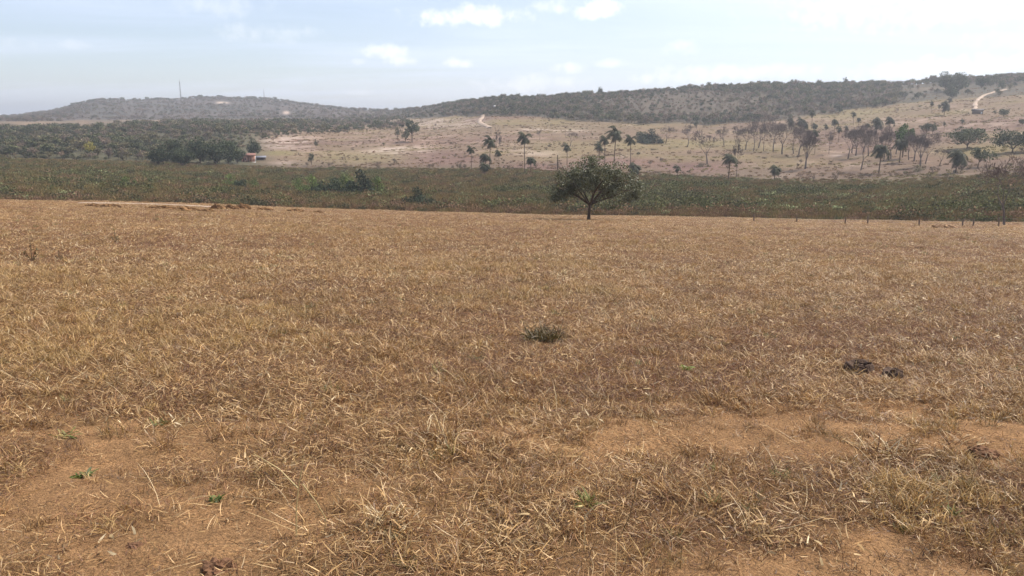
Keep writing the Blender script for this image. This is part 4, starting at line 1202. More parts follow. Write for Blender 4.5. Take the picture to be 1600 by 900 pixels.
place_lump('pale_mound', 1483, 356, 20, 5.5, M_PALE, 82, 'pale earth mound between the fence posts at the right, wider end', 'mound', 0.6, 2.2, None, 0.6)
for i, (px, py) in enumerate([(1437, 388), (302, 369), (430, 432)]):
    place_lump('earth_clod', px, py, 13, 4, M_CLOD, 90 + i, ['small dark clod on the far right of the field below the pale mounds', 'small dark clod in the upper left field below the soil heaps', 'tiny dark clod in the middle of the field left of centre'][i], 'clod', 0.6, 2.6)

# ------------------------------------------------------------------ grass of the field
STRAW = [(0.489, 0.298, 0.118, 4), (0.626, 0.421, 0.202, 2.0), (0.352, 0.197, 0.070, 4), (0.245, 0.121, 0.045, 3)]
PALE = [(0.76, 0.585, 0.335, 3), (0.60, 0.42, 0.20, 3), (0.42, 0.265, 0.11, 2)]
BROWN = [(0.065, 0.032, 0.017, 2.2), (0.181, 0.083, 0.034, 4), (0.245, 0.119, 0.048, 4), (0.323, 0.179, 0.067, 2.5), (0.118, 0.053, 0.028, 2), (0.450, 0.275, 0.118, 0.7)]  # near-black first tone: shadow spots among the blades put into the colour
RED = [(0.075, 0.034, 0.022, 1.6), (0.205, 0.081, 0.043, 4), (0.274, 0.124, 0.062, 3), (0.146, 0.062, 0.041, 2), (0.411, 0.238, 0.108, 1)]  # first tone again paints dark shadow spots into the litter
YEL = [(0.411, 0.252, 0.083, 4), (0.519, 0.339, 0.140, 3), (0.294, 0.174, 0.054, 3), (0.205, 0.135, 0.045, 1)]
GRN = [(0.12, 0.14, 0.035, 4), (0.20, 0.21, 0.06, 3), (0.36, 0.29, 0.10, 2)]

def grass_proto(seed, kind):
    rng = np.random.default_rng(seed)
    parts = []
    if kind == 'litter_straw':
        parts = [blades(34, rng, 0.30, (0.04, 0.15), (0.003, 0.007), (0.9, 1.6), (-0.2, 0.5), up0=0.03, palette=STRAW), blades(64, rng, 0.30, (0.015, 0.07), (0.002, 0.004), (0.4, 1.5), (0, 0.8), palette=BROWN)]
    elif kind == 'litter_brown':
        parts = [blades(90, rng, 0.30, (0.015, 0.075), (0.0015, 0.004), (0.5, 1.55), (-0.2, 0.7), up0=0.012, palette=BROWN), blades(10, rng, 0.30, (0.04, 0.13), (0.003, 0.006), (1.0, 1.6), (-0.2, 0.5), up0=0.02, palette=STRAW)]
    elif kind == 'litter_red':
        parts = [blades(90, rng, 0.30, (0.015, 0.09), (0.0015, 0.004), (0.3, 1.5), (-0.2, 0.7), up0=0.012, palette=RED), blades(7, rng, 0.30, (0.04, 0.14), (0.003, 0.006), (0.9, 1.6), (-0.2, 0.5), up0=0.02, palette=STRAW)]
    elif kind == 'tuft':
        parts = [blades(36, rng, 0.09, (0.07, 0.22), (0.003, 0.007), (0.1, 0.9), (0.3, 1.6), palette=STRAW), blades(44, rng, 0.12, (0.03, 0.11), (0.002, 0.004), (0.2, 1.3), (0.2, 1.0), palette=BROWN)]
    elif kind == 'tuft_yellow':
        parts = [blades(40, rng, 0.11, (0.06, 0.20), (0.003, 0.007), (0.1, 1.0), (0.3, 1.6), palette=YEL), blades(34, rng, 0.14, (0.03, 0.11), (0.002, 0.004), (0.2, 1.3), (0.2, 1.0), palette=BROWN)]
    elif kind == 'stalks':
        parts = [blades(4, rng, 0.10, (0.22, 0.50), (0.0018, 0.0032), (0.6, 1.5), (-0.1, 0.4), palette=PALE, seg=4), blades(14, rng, 0.18, (0.03, 0.12), (0.002, 0.006), (0.5, 1.4), (0, 0.8), palette=STRAW)]
    elif kind == 'green':
        parts = [blades(30, rng, 0.08, (0.05, 0.14), (0.003, 0.007), (0.1, 1.0), (0.2, 1.0), palette=GRN), blades(24, rng, 0.12, (0.03, 0.12), (0.002, 0.005), (0.5, 1.4), (0, 0.8), palette=BROWN)]
    elif kind == 'stubble':
        parts = [blades(46, rng, 0.07, (0.02, 0.075), (0.0015, 0.0035), (0.0, 0.6), (0, 0.4), palette=BROWN[:3] + YEL[2:3])]
    elif kind == 'leaf_flakes':
        parts = [blades(11, rng, 0.32, (0.04, 0.10), (0.008, 0.016), (0.7, 1.6), (-0.5, 0.8), up0=0.05, palette=PALE), blades(60, rng, 0.3, (0.02, 0.08), (0.002, 0.005), (0.3, 1.5), (0, 0.8), palette=BROWN)]
    V, F, C, o = [], [], [], 0
    for v, f, c in parts:
        V.append(v); F.append(f + o); C.append(c); o += len(v)
    return mesh_from('grass_' + kind, np.concatenate(V), np.concatenate(F), M_STRAW, np.concatenate(C))

KINDS = ['litter_straw'] * 3 + ['litter_brown'] * 3 + ['litter_red'] * 2 + ['tuft'] * 3 + ['tuft_yellow'] * 2 + ['stalks'] * 3 + ['green'] * 2 + ['stubble'] * 2 + ['leaf_flakes'] * 3
GRASS = [grass_proto(500 + i, k) for i, k in enumerate(KINDS)]
KIDX = {k: [i for i, q in enumerate(KINDS) if q == k] for k in set(KINDS)}

def polar_points(r0, r1, n, half, rng, power=1.0):
    """n points in a wedge; power 2 = even per area, lower = denser towards the camera"""
    u = rng.uniform(0, 1, n)
    r = (r0 ** power + u * (r1 ** power - r0 ** power)) ** (1 / power) if power > 0 else r0 * (r1 / r0) ** u
    a = rng.uniform(-half, half, n)
    return r * np.sin(a), r * np.cos(a), r, a

def build_grass():
    rng = np.random.default_rng(900)
    half = math.radians(47)
    sets = [polar_points(1.6, 7, 10500, half, rng, 2), polar_points(7, 22, 36000, half, rng, 1), polar_points(22, 130, 62000, half, rng, 0.35)]
    x = np.concatenate([s[0] for s in sets]); y = np.concatenate([s[1] for s in sets])
    r = np.concatenate([s[2] for s in sets]); a = np.concatenate([s[3] for s in sets])
    R, _ = land_keys(a)
    b = bare_mask(x, y) * (r < 40)
    keep = (r < R[:, 0] + 0.5 + 2.5 * (vnoise(x / 3, y / 3, 71) - 0.5)) & (rng.uniform(size=len(x)) > b * 0.90)
    for (cpx, cpy, cw) in ((1341, 577, 20), (1393, 586, 15), (1536, 715, 25), (342, 892, 30), (131, 748, 14), (337, 786, 12), (1464, 357, 10), (1483, 357, 12), (850, 533, 16)):
        q, rq = hit(cpx, cpy); cr = cw * rq / FPX
        keep &= ~(((x - q.x) / cr) ** 2 + ((y - q.y + 0.10) / (cr + 0.22)) ** 2 < 1.0)
    x, y, r, b = x[keep], y[keep], r[keep], b[keep]
    n = len(x)
    n1 = fbm(x * 0.45, y * 0.45, 72, 4); n2 = fbm(x * 0.22 + 9, y * 0.22, 73, 4); n3 = fbm(x * 0.9, y * 0.9, 74, 3)
    w = np.zeros((n, 9))
    names = ['litter_straw', 'litter_brown', 'litter_red', 'tuft', 'tuft_yellow', 'stalks', 'green', 'stubble', 'leaf_flakes']
    w[:, 0] = 0.4 + 1.9 * sst(n1, 0.47, 0.65)
    w[:, 1] = 2.2 + 1.8 * sst(-n1, -0.5, -0.35)
    w[:, 2] = 0.2 + 2.6 * sst(n2, 0.52, 0.66)
    w[:, 3] = 0.30 + 0.9 * sst(n3, 0.5, 0.65)
    w[:, 4] = 0.10 + 1.5 * sst(-n2, -0.46, -0.34)
    w[:, 5] = 0.22
    n4 = fbm(x * 1.7 + 3, y * 1.7, 75, 3)
    w[:, 1] *= 0.5 + 1.6 * sst(n4, 0.45, 0.62); w[:, 2] *= 0.6 + 1.2 * sst(n4, 0.5, 0.65)
    w[:, 6] = 0.035
    w[:, 7] = 0.35 + 1.2 * b
    w[:, 8] = 0.10 + 1.3 * sst(r, 6, 26)
    w = w / w.sum(1, keepdims=True)
    cum = np.cumsum(w, 1)
    k = (rng.uniform(size=(n, 1)) > cum).sum(1).clip(0, 8)
    var = rng.integers(0, 1000, n)
    idx = np.zeros(n, int)
    for j, nm in enumerate(names):
        q = k == j
        ch = np.array(KIDX[nm]); idx[q] = ch[var[q] % len(ch)]
    s = rng.uniform(0.65, 1.25, n) * np.interp(r, [2, 7, 20, 60, 120], [0.62, 0.70, 0.95, 1.5, 2.0])
    sz = np.stack([s, s, s * rng.uniform(0.7, 1.25, n) * np.interp(r, [2, 20, 60, 120], [1, 0.95, 0.75, 0.7])], 1)
    z = height(x, y) - 0.004
    scatter('dry_grass', np.stack([x, y, z], 1), rng.uniform(0, 2 * PI, n), sz, idx, GRASS, 'dry trampled straw-coloured grass and litter covering the near field', 'grass')
build_grass()

# single plants in the near field
def tuft_thing(name, px, py, hpx, palette, n, label, cat, seed, spread=0.35, w=(0.004, 0.010), tilt=(0.0, 0.8), extra=None):
    p, r = hit(px, py)
    h = hpx * r / FPX
    rng = np.random.default_rng(seed)
    V, F, C = blades(n, rng, h * spread, (h * 0.45, h * 1.1), w, tilt, (0.2, 1.7), palette=palette, seg=4)
    me = mesh_from(name, V, F, M_STRAW, C)
    return tag(link(name, me, None, p), label, cat)
DKG = [(0.105, 0.080, 0.020, 4), (0.14, 0.10, 0.03, 3), (0.19, 0.12, 0.045, 3), (0.34, 0.24, 0.10, 1.5), (0.05, 0.035, 0.015, 3)]
tuft_thing('grass_tussock', 850, 532, 36, DKG, 460, 'dark olive tussock of grass in the middle of the field', 'grass tussock', 1, 0.75, (0.004, 0.009), (0.1, 1.3))
FRESH = [(0.07, 0.105, 0.018, 4), (0.11, 0.15, 0.03, 3), (0.05, 0.07, 0.018, 2)]
tuft_thing('green_sprout', 131, 746, 20, FRESH, 26, 'dark green sprout in the bare soil at the left of the foreground', 'sprout', 2, 0.4, (0.008, 0.018), (0.5, 1.3))
tuft_thing('green_sprout', 337, 784, 16, FRESH, 22, 'small green sprout in the bare soil above the crumbly mound', 'sprout', 3, 0.5, (0.006, 0.012), (0.3, 1.2))
tuft_thing('green_sprout', 104, 684, 20, GRN, 26, 'olive sprout at the far side of the worn track at the left', 'sprout', 4, 0.5, (0.005, 0.010), (0.3, 1.2))
tuft_thing('green_sprout', 250, 664, 18, GRN, 20, 'faint green sprout beyond the worn track, right of the olive one', 'sprout', 5, 0.5, (0.005, 0.010), (0.3, 1.2))
tuft_thing('green_tuft', 915, 792, 40, [(0.12, 0.13, 0.03, 3), (0.24, 0.22, 0.06, 3), (0.45, 0.36, 0.14, 2)], 40, 'greenish grass tuft in the foreground just right of centre', 'grass tuft', 6, 0.25, (0.005, 0.010), (0.1, 0.9))
tuft_thing('green_sprout', 1072, 578, 12, [(0.30, 0.33, 0.06, 3), (0.20, 0.24, 0.05, 2)], 30, 'yellow-green sprout in the field left of the cow pats', 'sprout', 7, 0.7, (0.008, 0.016), (0.4, 1.3))
tuft_thing('green_sprout', 1490, 803, 18, GRN, 26, 'small green sprout in the foreground at the right', 'sprout', 8, 0.5, (0.005, 0.010), (0.3, 1.2))
tuft_thing('grass_tussock', 612, 828, 60, STRAW + PALE + BROWN[1:3], 260, 'large shaggy straw tussock in the foreground left of centre', 'grass tussock', 9, 0.95, (0.003, 0.007), (0.2, 1.35))
tuft_thing('grass_tussock', 1382, 712, 38, STRAW + PALE + BROWN[1:3], 170, 'curled pale straw tussock on the track edge at the right', 'grass tussock', 10, 1.0, (0.003, 0.008), (0.3, 1.4))
tuft_thing('grass_tussock', 420, 745, 44, STRAW + YEL, 120, 'loose straw tussock beside the tall crossed stalks', 'grass tussock', 12, 0.9, (0.003, 0.007), (0.3, 1.4))
tuft_thing('grass_tussock', 680, 690, 52, STRAW + PALE + BROWN[1:3], 200, 'tall brownish tussock beyond the track near the centre', 'grass tussock', 13, 0.9, (0.0025, 0.006), (0.1, 1.2))

def stalk_thing(pix, label, seed, rad=0.0032, pal=(0.62, 0.47, 0.22), group='tall dry stalks'):
    """stalks drawn as picture polylines standing in the vertical plane across the sight line at their root"""
    root, r = hit(*pix[0][0])
    k = r / FPX
    rng = np.random.default_rng(seed)
    o = None
    parts, cols = [], []
    for line in pix:
        b = line[0]
        pts = []
        for j, (px, py) in enumerate(line):
            pts.append(((px - pix[0][0][0]) * k, rng.normal(0, 0.02) if j else 0.0, max(0.0, (pix[0][0][1] - py) * k)))
        V, F = chain_tube(pts + [tuple(np.array(pts[-1]) + np.array((0.002, 0, 0.004)))], list(np.linspace(rad, rad * 0.5, len(pts))) + [0.0003], 5)
        parts.append((V, F))
    V, F = joinvf(parts)
    me = mesh_from('dry_stalk', V, F, M_STRAW, np.tile(np.array(pal), (len(V), 1)))
    return tag(link('dry_stalk', me, None, root), label, 'stalk', group)
stalk_thing([[(463, 838), (465, 790), (470, 752), (478, 720), (486, 690)], [(470, 752), (440, 722), (402, 694)], [(478, 745), (500, 775), (512, 808), (508, 840)]], 'tall pale crossed grass stalks in the foreground left of centre', 1, 0.0038)
stalk_thing([[(968, 842), (984, 800), (991, 760), (992, 725), (1004, 700)], [(992, 733), (1012, 728)]], 'thin brown bent stalk standing in the foreground right of centre', 2, 0.0026, (0.22, 0.14, 0.06))
stalk_thing([[(1456, 812), (1458, 800), (1466, 775), (1476, 750)], [(1458, 802), (1424, 804), (1436, 785), (1450, 766)]], 'forked pale dry stick standing in the foreground at the right', 3, 0.0030)
stalk_thing([[(914, 860), (912, 820), (913, 795), (930, 785), (956, 768)]], 'pale bent stem rising from the greenish foreground tuft', 4, 0.0026, (0.66, 0.50, 0.26))

def weed(px, py, hpx, label, seed):
    """an upright leafy weed: stem and narrow leaves"""
    p, r = hit(px, py)
    h = hpx * r / FPX
    rng = np.random.default_rng(seed)
    o = thing('weed', label, 'weed', p)
    parts = []
    tops = [(0.05, 0.0, 1.0), (0.30, 0.05, 0.66), (-0.28, -0.05, 0.5), (0.42, -0.1, 0.42)]
    C = []
    for t in tops:
        q = np.array(t) * h
        parts.append(chain_tube([(0, 0, -0.01), q * np.array([0.4, 0.4, 0.5]), q], [0.008, 0.006, 0.003], 5))
        for j in range(14):
            f = rng.uniform(0.35, 1.0); C.append(q * f + rng.normal(0, 0.025 * h / 0.6, 3))
    V, F = joinvf(parts)
    link('stem', mesh_from('stem', V, F, M_BARK), o)
    C = np.array(C)
    V, F = leaves(C, np.full(len(C), 0.11 * h), rng, 0, 2.4)
    link('leaves', mesh_from('leaves', V, F, M_LEAF1, leaf_cols(len(C), rng, (0.10, 0.085, 0.028), 0.35)), o)
weed(50, 409, 30, 'upright olive weed in the upper left of the field', 21)
weed(93, 408, 16, 'small dark weed right of the upright olive one in the upper left', 22)
weed(180, 379, 18, 'thin dark weed near the far edge of the field at the left', 23)
weed(243, 346, 12, 'thin weed close to the soil heaps at the left', 24)

# ------------------------------------------------------------------ marsh growth
def marsh_proto(seed, kind):
    rng = np.random.default_rng(seed)
    if kind == 'reed':
        V, F, C = blades(110, rng, 0.9, (0.45, 1.05), (0.03, 0.06), (0.0, 0.45), (0.1, 0.7), palette=[(0.190, 0.148, 0.057, 5), (0.258, 0.171, 0.084, 3), (0.134, 0.119, 0.045, 3), (0.358, 0.235, 0.117, 0.6)])
    elif kind == 'brown':
        V, F, C = blades(110, rng, 0.9, (0.4, 1.0), (0.03, 0.06), (0.0, 0.6), (0.1, 0.8), palette=[(0.242, 0.136, 0.072, 5), (0.179, 0.113, 0.063, 3), (0.322, 0.189, 0.098, 1), (0.134, 0.106, 0.046, 2)])
    else:
        n = 260
        base = {'shrub': (0.125, 0.125, 0.052), 'light': (0.221, 0.230, 0.111), 'rust': (0.212, 0.128, 0.076), 'dark': (0.09, 0.082, 0.045)}[kind]
        P = rng.normal(0, 1, (n, 3)) * np.array([0.5, 0.5, 0.3]); P[:, 2] = np.abs(P[:, 2]) + 0.15
        V, F = leaves(P, np.full(n, 0.22), rng, 0.4, 1.6)
        C = leaf_cols(n, rng, base, 0.35, tuple(1.7 * c for c in base), 0.12)
    return mesh_from('marsh_' + kind, V, F, M_MARSH, C)
MK = ['reed', 'reed', 'reed', 'brown', 'brown', 'shrub', 'shrub', 'light', 'rust', 'dark', 'dark']
MARSH = [marsh_proto(600 + i, k) for i, k in enumerate(MK)]

def build_marsh():
    rng = np.random.default_rng(910)
    x, y, r, a = polar_points(85, 310, 52000, math.radians(42), rng, 1.2)
    R, _ = land_keys(a)
    j = fbm(x / 17, y / 17, 52, 4) - 0.5
    keep = (r > R[:, 0] + 3 + 3 * j) & (r < R[:, 1] + 1 - 26 * j)
    x, y, r, R = x[keep], y[keep], r[keep], R[keep]
    z = height(x, y)
    px, py = project(x, y, z)
    n = len(x)
    n1 = fbm(x / 14, y / 14, 81, 4); n2 = fbm(x / 30, y / 30, 82, 3); n3 = fbm(x / 6, y / 6, 83, 2)
    edge = np.exp(-((r - R[:, 0] - 6) / 7.0) ** 2)
    rgt = sst(px, 1000, 1150)
    w = np.zeros((n, 6))
    w[:, 0] = 3.0
    w[:, 1] = 0.5 + 2.5 * sst(n2, 0.5, 0.65) + 3.5 * edge + 1.5 * sst(r, R[:, 1] - 40, R[:, 1])
    w[:, 2] = 0.25 + 2.0 * sst(n1, 0.55, 0.68)
    w[:, 3] = 0.02 + 0.22 * rgt * sst(n3, 0.5, 0.65)
    w[:, 4] = 0.10 + 1.2 * edge
    w[:, 5] = 0.25 + 1.6 * edge * sst(n1, 0.45, 0.6) + 1.5 * sst(n1, 0.60, 0.72)
    w /= w.sum(1, keepdims=True)
    k = (rng.uniform(size=(n, 1)) > np.cumsum(w, 1)).sum(1).clip(0, 5)
    names = ['reed', 'brown', 'shrub', 'light', 'rust', 'dark']
    idx = np.zeros(n, int); var = rng.integers(0, 99, n)
    for q, nm in enumerate(names):
        ch = np.array([i for i, t in enumerate(MK) if t == nm]); idx[k == q] = ch[var[k == q] % len(ch)]
    s = rng.uniform(0.7, 1.35, n) * (0.9 + 0.8 * (n1 - 0.5)) * np.where(k >= 2, 1.15, 1.0)
    # the front row stands lower so the field edge stays clean
    s = s * (0.55 + 0.45 * sst(r, R[:, 0] + 2, R[:, 0] + 9)) * (1 - 0.55 * sst(r, R[:, 1] - 45, R[:, 1]))
    scatter('marsh_vegetation', np.stack([x, y, z - 0.05], 1), rng.uniform(0, 2 * PI, n), s, idx, MARSH, 'dense olive and brown reeds and low shrubs filling the valley floor', 'vegetation')
build_marsh()

# ------------------------------------------------------------------ far woods and scrub
def wood_proto(seed, kind):
    rng = np.random.default_rng(seed)
    if kind == 'bare':
        P0, P1, R0, R1, lv, tips = tree_skeleton(rng, 4, 0.34, 0.02, 0.5, up=0.15, kids=(2, 3), fork0=4)
        s = norm_h(P1, 1.0)
        V, F = tubes(P0 * s, P1 * s, np.maximum(R0 * s, 0.006), np.maximum(R1 * s, 0.005), 3)
        C = np.tile(np.array((0.165, 0.125, 0.105)) * rng.uniform(0.85, 1.15), (len(V), 1))
        return mesh_from('wood_bare', V, F, M_LEAF, C)
    base, n, leaf, w = {'green': ((0.115, 0.118, 0.058), 340, 0.14, 0.42), 'dark': ((0.080, 0.082, 0.046), 340, 0.14, 0.45), 'olive': ((0.165, 0.140, 0.076), 300, 0.13, 0.42),
                        'brown': ((0.225, 0.165, 0.118), 260, 0.12, 0.42), 'shrub': ((0.225, 0.165, 0.105), 160, 0.2, 0.6)}[kind]
    m = 11
    d = rng.normal(size=(m, 3)); d /= np.linalg.norm(d, axis=1, keepdims=True)
    Cn = d * rng.uniform(0.3, 0.9, m)[:, None] * np.array([w, w, 0.3]); Cn[:, 2] += 0.66
    if kind == 'shrub':
        Cn[:, 2] = np.abs(Cn[:, 2] - 0.5) + 0.15
    k = rng.integers(0, m, n)
    P = Cn[k] + rng.normal(0, 0.085, (n, 3)); P[:, 2] = np.clip(P[:, 2], 0.03, 1.05)
    V, F = leaves(P, np.full(n, leaf), rng, 0.5, 1.5)
    C = leaf_cols(n, rng, base, 0.3, tuple(1.8 * c for c in base), 0.1)
    if kind != 'shrub':
        V2, F2 = joinvf([chain_tube([(0, 0, -0.04), (0.01, 0.0, 0.3), Cn[0]], [0.028, 0.022, 0.006], 5)] + [chain_tube([(0.01, 0, 0.28), Cn[q] * np.array([0.6, 0.6, 0.8]), Cn[q]], [0.014, 0.01, 0.004], 4) for q in (1, 2, 3)])
        F = np.concatenate([F, F2 + len(V)]); C = np.concatenate([C, np.tile((0.12, 0.09, 0.07), (len(V2), 1))]); V = np.concatenate([V, V2])
    return mesh_from('wood_' + kind, V, F, M_LEAF, C)
WK = ['green', 'green', 'dark', 'dark', 'olive', 'olive', 'brown', 'brown', 'bare', 'bare', 'bare', 'shrub', 'shrub']
WOOD = [wood_proto(700 + i, k) for i, k in enumerate(WK)]
WI = {k: np.array([i for i, q in enumerate(WK) if q == k]) for k in set(WK)}

def pick(rng, w, names):
    n = len(w)
    w = w / w.sum(1, keepdims=True)
    k = (rng.uniform(size=(n, 1)) > np.cumsum(w, 1)).sum(1).clip(0, len(names) - 1)
    idx = np.zeros(n, int); var = rng.integers(0, 99, n)
    for q, nm in enumerate(names):
        ch = WI[nm]; idx[k == q] = ch[var[k == q] % len(ch)]
    return k, idx

def build_woods():
    names = ['green', 'dark', 'olive', 'brown', 'bare', 'shrub']
    # 1: ridge woods and the brown scrub hill
    rng = np.random.default_rng(920)
    x, y, r, a = polar_points(415, 800, 32000, math.radians(40), rng, 2)
    R, _ = land_keys(a)
    j = fbm(x / 17, y / 17, 52, 4) - 0.5
    z = height(x, y); px, py = project(x, y, z)
    d = 0.95 * sst(px, 560, 760) + 0.25
    hill = ell(px, py, 1065, 163, 125, 22, 0.5)
    openr = sst(px, 1375, 1430) * sst(py, 128, 136)       # grazing runs high up on the right
    gap = 1 - sst(px, 690, 760); 
    dens = d * (1 - 0.25 * hill) * (1 - 0.97 * openr) * (1 - 0.45 * gap * sst(py, 160, 166))
    keep = (r + 40 * j > R[:, 3] - 2) & (r < R[:, 4] + 70) & (rng.uniform(size=len(x)) < dens) & (px > 470)
    x, y, z, r, px, py = x[keep], y[keep], z[keep], r[keep], px[keep], py[keep]; R = R[keep]; hill = hill[keep]
    n = len(x)
    n1 = fbm(x / 45, y / 45, 91, 4); n2 = fbm(x / 20, y / 20, 92, 3)
    fr = (r - R[:, 3]) / (R[:, 4] - R[:, 3])
    w = np.zeros((n, 6))
    top = sst(fr, 0.6, 0.95)
    w[:, 0] = 0.5 + 1.6 * top + 1.6 * sst(n1, 0.5, 0.62)
    w[:, 1] = 0.35 + 1.3 * sst(n2, 0.5, 0.65) + 0.5 * top
    w[:, 2] = 0.8
    w[:, 3] = 0.9 * (1 - 0.6 * top) + 2.5 * hill
    w[:, 4] = 1.6 * (1 - 0.8 * top) * (1 - hill)
    w[:, 5] = 0.3 + 2.5 * hill
    k, idx = pick(rng, w, names)
    s = rng.uniform(2.0, 4.3, n) * (1 - 0.45 * hill) * np.where(k == 5, 0.5, 1.0) * (1 - 0.3 * (1 - sst(px, 640, 800)))
    s = s * np.where((rng.uniform(size=n) < 0.12) & (fr > 0.8), 1.35, 1.0)
    sv = np.stack([s * 1.15, s * 1.15, s * rng.uniform(0.8, 1.15, n)], 1)
    scatter('ridge_woods', np.stack([x, y, z - 0.1], 1), rng.uniform(0, 2 * PI, n), sv, idx, WOOD, 'grey-green dry woods covering the long ridge', 'woods')
    # 2: bush and scrub left of the house, up to the far strip
    rng = np.random.default_rng(921)
    x, y, r, a = polar_points(270, 800, 26000, math.radians(40), rng, 1.5)
    R, _ = land_keys(a)
    z = height(x, y); px, py = project(x, y, z)
    j = fbm(x / 30, y / 30, 52, 4) - 0.5
    inb = (r > R[:, 1] + 4 + 20 * j) & (px < 520 + 60 * j)
    # the bush reaches towards the right as a tongue between the pinkish slope and the far hill
    low = py - np.interp(px, [0, 150, 300, 450, 560, 700], [204, 202, 192, 190, 186, 184])
    upl = np.interp(px, [0, 230, 330, 400, 470, 560, 700], [262, 262, 262, 222, 212, 204, 196]) - py
    inb = (r > R[:, 1] - 3 + 8 * j) & (px < 640) & (low > 6 * j) & (upl > 14 * j) & (rng.uniform(size=len(x)) < np.interp(px, [0, 430, 520, 640], [1, 0.9, 0.75, 0.4])) & (fbm(x / 25, y / 25, 94, 3) > 0.24)
    # clearing round the house
    inb &= ~((np.abs(px - 405) < 60) & (py > 222) & (r < 330) & (px > 300))
    x, y, z, r, px, py = x[inb], y[inb], z[inb], r[inb], px[inb], py[inb]
    n = len(x)
    n1 = fbm(x / 35, y / 35, 95, 4)
    w = np.zeros((n, 6))
    w[:, 0] = 1.0 + 2 * sst(n1, 0.5, 0.65); w[:, 1] = 0.5 + 0.6 * sst(-px, -250, 0); w[:, 2] = 1.5; w[:, 3] = 0.9; w[:, 4] = 0.7; w[:, 5] = 0.8
    k, idx = pick(rng, w, names)
    s = rng.uniform(1.2, 3.6, n) * np.where(k == 5, 0.5, 1.0) * (0.7 + 0.6 * sst(n1, 0.4, 0.65))
    scatter('valley_bush', np.stack([x, y, z - 0.1], 1), rng.uniform(0, 2 * PI, n), np.stack([s * 1.25, s * 1.25, s], 1), idx, WOOD, 'mixed green and brown bush behind the marsh at the left', 'bush land')
    # 3: far hill
    rng = np.random.default_rng(922)
    x, y, r, a = polar_points(760, 1700, 30000, math.radians(38), rng, 2)
    R, _ = land_keys(a)
    z = height(x, y); px, py = project(x, y, z)
    n2 = fbm(x / 60, y / 60, 97, 4)
    keep = (px < 690) & (px > -150) & (r > R[:, 3] - 20) & (r < R[:, 4] + 60) & (rng.uniform(size=len(x)) < 0.35 + 1.2 * sst(n2, 0.42, 0.6) + 0.8 * sst(r, R[:, 4] - 110, R[:, 4])) & (ell(px, py, 347, 160.5, 16, 3, 0.3) < 0.5) & (ell(px, py, 447, 177, 14, 4, 0.3) < 0.5)
    x, y, z, r, px, py, R = x[keep], y[keep], z[keep], r[keep], px[keep], py[keep], R[keep]
    n = len(x)
    top = sst(r, R[:, 4] - 120, R[:, 4] - 20)
    w = np.zeros((n, 6))
    w[:, 0] = 0.2 + 1.8 * top; w[:, 1] = 0.1 + 1.4 * top; w[:, 2] = 1.0; w[:, 3] = 2.6; w[:, 4] = 1.4; w[:, 5] = 2.0
    k, idx = pick(rng, w, names)
    s = rng.uniform(2.0, 4.6, n) * np.where(k == 5, 0.6, 1.0)
    s = s * np.where((rng.uniform(size=n) < 0.12) & (top > 0.8), 1.4, 1.0)
    scatter('far_hill_scrub', np.stack([x, y, z - 0.1], 1), rng.uniform(0, 2 * PI, n), np.stack([s * 1.4, s * 1.4, s * 0.9], 1), idx, WOOD, 'grey-brown scrub on the distant flat-topped hill', 'scrub')
    # 4: thin scrub, dead tufts and brush over the grazed slope
    rng = np.random.default_rng(923)
    x, y, r, a = polar_points(185, 640, 9000, math.radians(40), rng, 1.3)
    R, _ = land_keys(a)
    z = height(x, y); px, py = project(x, y, z)
    n3 = fbm(x / 22, y / 22, 99, 4)
    foot = np.exp(-((r - R[:, 1] - 4) / 14.0) ** 2)
    keep = (r > R[:, 1] - 4) & (r < R[:, 3] + 5) & (px > 420) & (rng.uniform(size=len(x)) < 0.02 + 0.35 * sst(n3, 0.56, 0.72) + 0.5 * foot)
    keep |= (px > 1375) & (r > R[:, 3]) & (r < R[:, 4]) & (rng.uniform(size=len(x)) < 0.10)
    keep &= ~((np.abs(px - 395) < 60) & (np.abs(py - 250) < 14))
    x, y, z, r, px, foot = x[keep], y[keep], z[keep], r[keep], px[keep], foot[keep]
    n = len(x)
    w = np.zeros((n, 6)); w[:, 2] = 0.3; w[:, 3] = 1.2; w[:, 5] = 4.0; w[:, 4] = 0.3; w[:, 0] = 0.08
    k, idx = pick(rng, w, names)
    s = rng.uniform(0.35, 1.15, n) * np.where(k == 5, 1.0, 1.5)
    scatter('slope_scrub', np.stack([x, y, z - 0.05], 1), rng.uniform(0, 2 * PI, n), np.stack([s * 1.1, s * 1.1, s * 1.0], 1), idx, WOOD, 'thin low scrub and dead brush dotted over the grazed slope', 'scrub')
build_woods()

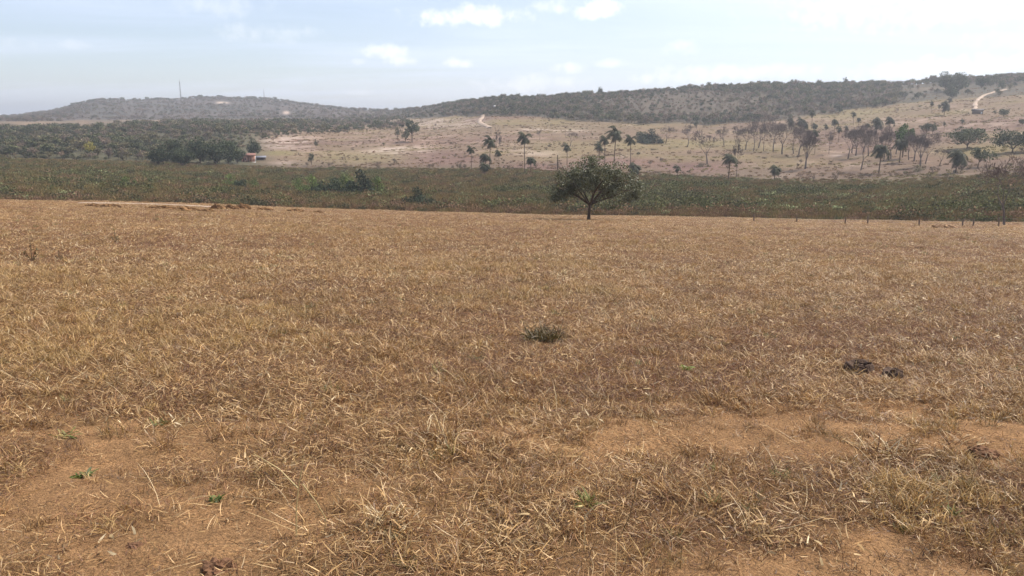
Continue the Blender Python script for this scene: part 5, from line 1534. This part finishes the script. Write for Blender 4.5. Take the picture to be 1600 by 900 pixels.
def build_slope_grass():
    rng = np.random.default_rng(930)
    protos = []
    for i, pal in enumerate(([(0.33, 0.23, 0.135, 3), (0.25, 0.17, 0.10, 3)], [(0.22, 0.14, 0.092, 3), (0.165, 0.108, 0.074, 2)], [(0.28, 0.225, 0.10, 3), (0.21, 0.17, 0.082, 2)])):
        V, F, C = blades(40, rng, 0.55, (0.25, 0.6), (0.04, 0.09), (0.1, 0.9), (0.2, 0.9), palette=pal, seg=2)
        protos.append(mesh_from('slope_tuft', V, F, M_MARSH, C))
    x, y, r, a = polar_points(190, 640, 34000, math.radians(40), rng, 1.0)
    R, _ = land_keys(a)
    z = height(x, y); px, py = project(x, y, z)
    n1 = fbm(x / 34, y / 9, 54, 4); n2 = fbm(x / 15, y / 6, 141, 3)
    keep = (r > R[:, 1] - 6) & ((r < R[:, 3] + 10) | (px > 1375)) & (r < R[:, 4]) & (px > 400) & (rng.uniform(size=len(x)) < 0.12 + 1.1 * sst(n2, 0.45, 0.66))
    keep &= ~((np.abs(px - 395) < 40) & (np.abs(py - 250) < 10))
    x, y, z, n1 = x[keep], y[keep], z[keep], n1[keep]
    n = len(x)
    idx = np.where(n1 > 0.56, 2, np.where(rng.uniform(size=n) < 0.5, 0, 1))
    scatter('slope_grass', np.stack([x, y, z - 0.03], 1), rng.uniform(0, 2 * PI, n), rng.uniform(0.5, 1.3, n), idx, protos, 'tufts of dry grass over the grazed slope', 'grass')
build_slope_grass()

# ------------------------------------------------------------------ the hazy air
def build_haze():
    V, F = box_vf(-9800, 9800, -9800, 9800, -32, 70)
    me = bpy.data.meshes.new('haze'); me.from_pydata([tuple(v) for v in V], [], [tuple(f) for f in F]); me.update()
    m = bpy.data.materials.new('hazy_air'); m.use_nodes = True
    nt = m.node_tree; nt.nodes.clear()
    out = nt.nodes.new('ShaderNodeOutputMaterial'); v = nt.nodes.new('ShaderNodeVolumePrincipled')
    v.inputs['Color'].default_value = (0.93, 0.955, 1.0, 1)
    v.inputs['Density'].default_value = 0.00034
    v.inputs['Anisotropy'].default_value = 0.35
    nt.links.new(v.outputs[0], out.inputs['Volume'])
    me.materials.append(m)
    o = link('haze', me)
    o['kind'] = 'stuff'; o['label'] = 'thin pale haze in the air over the whole valley'; o['category'] = 'haze'
build_haze()
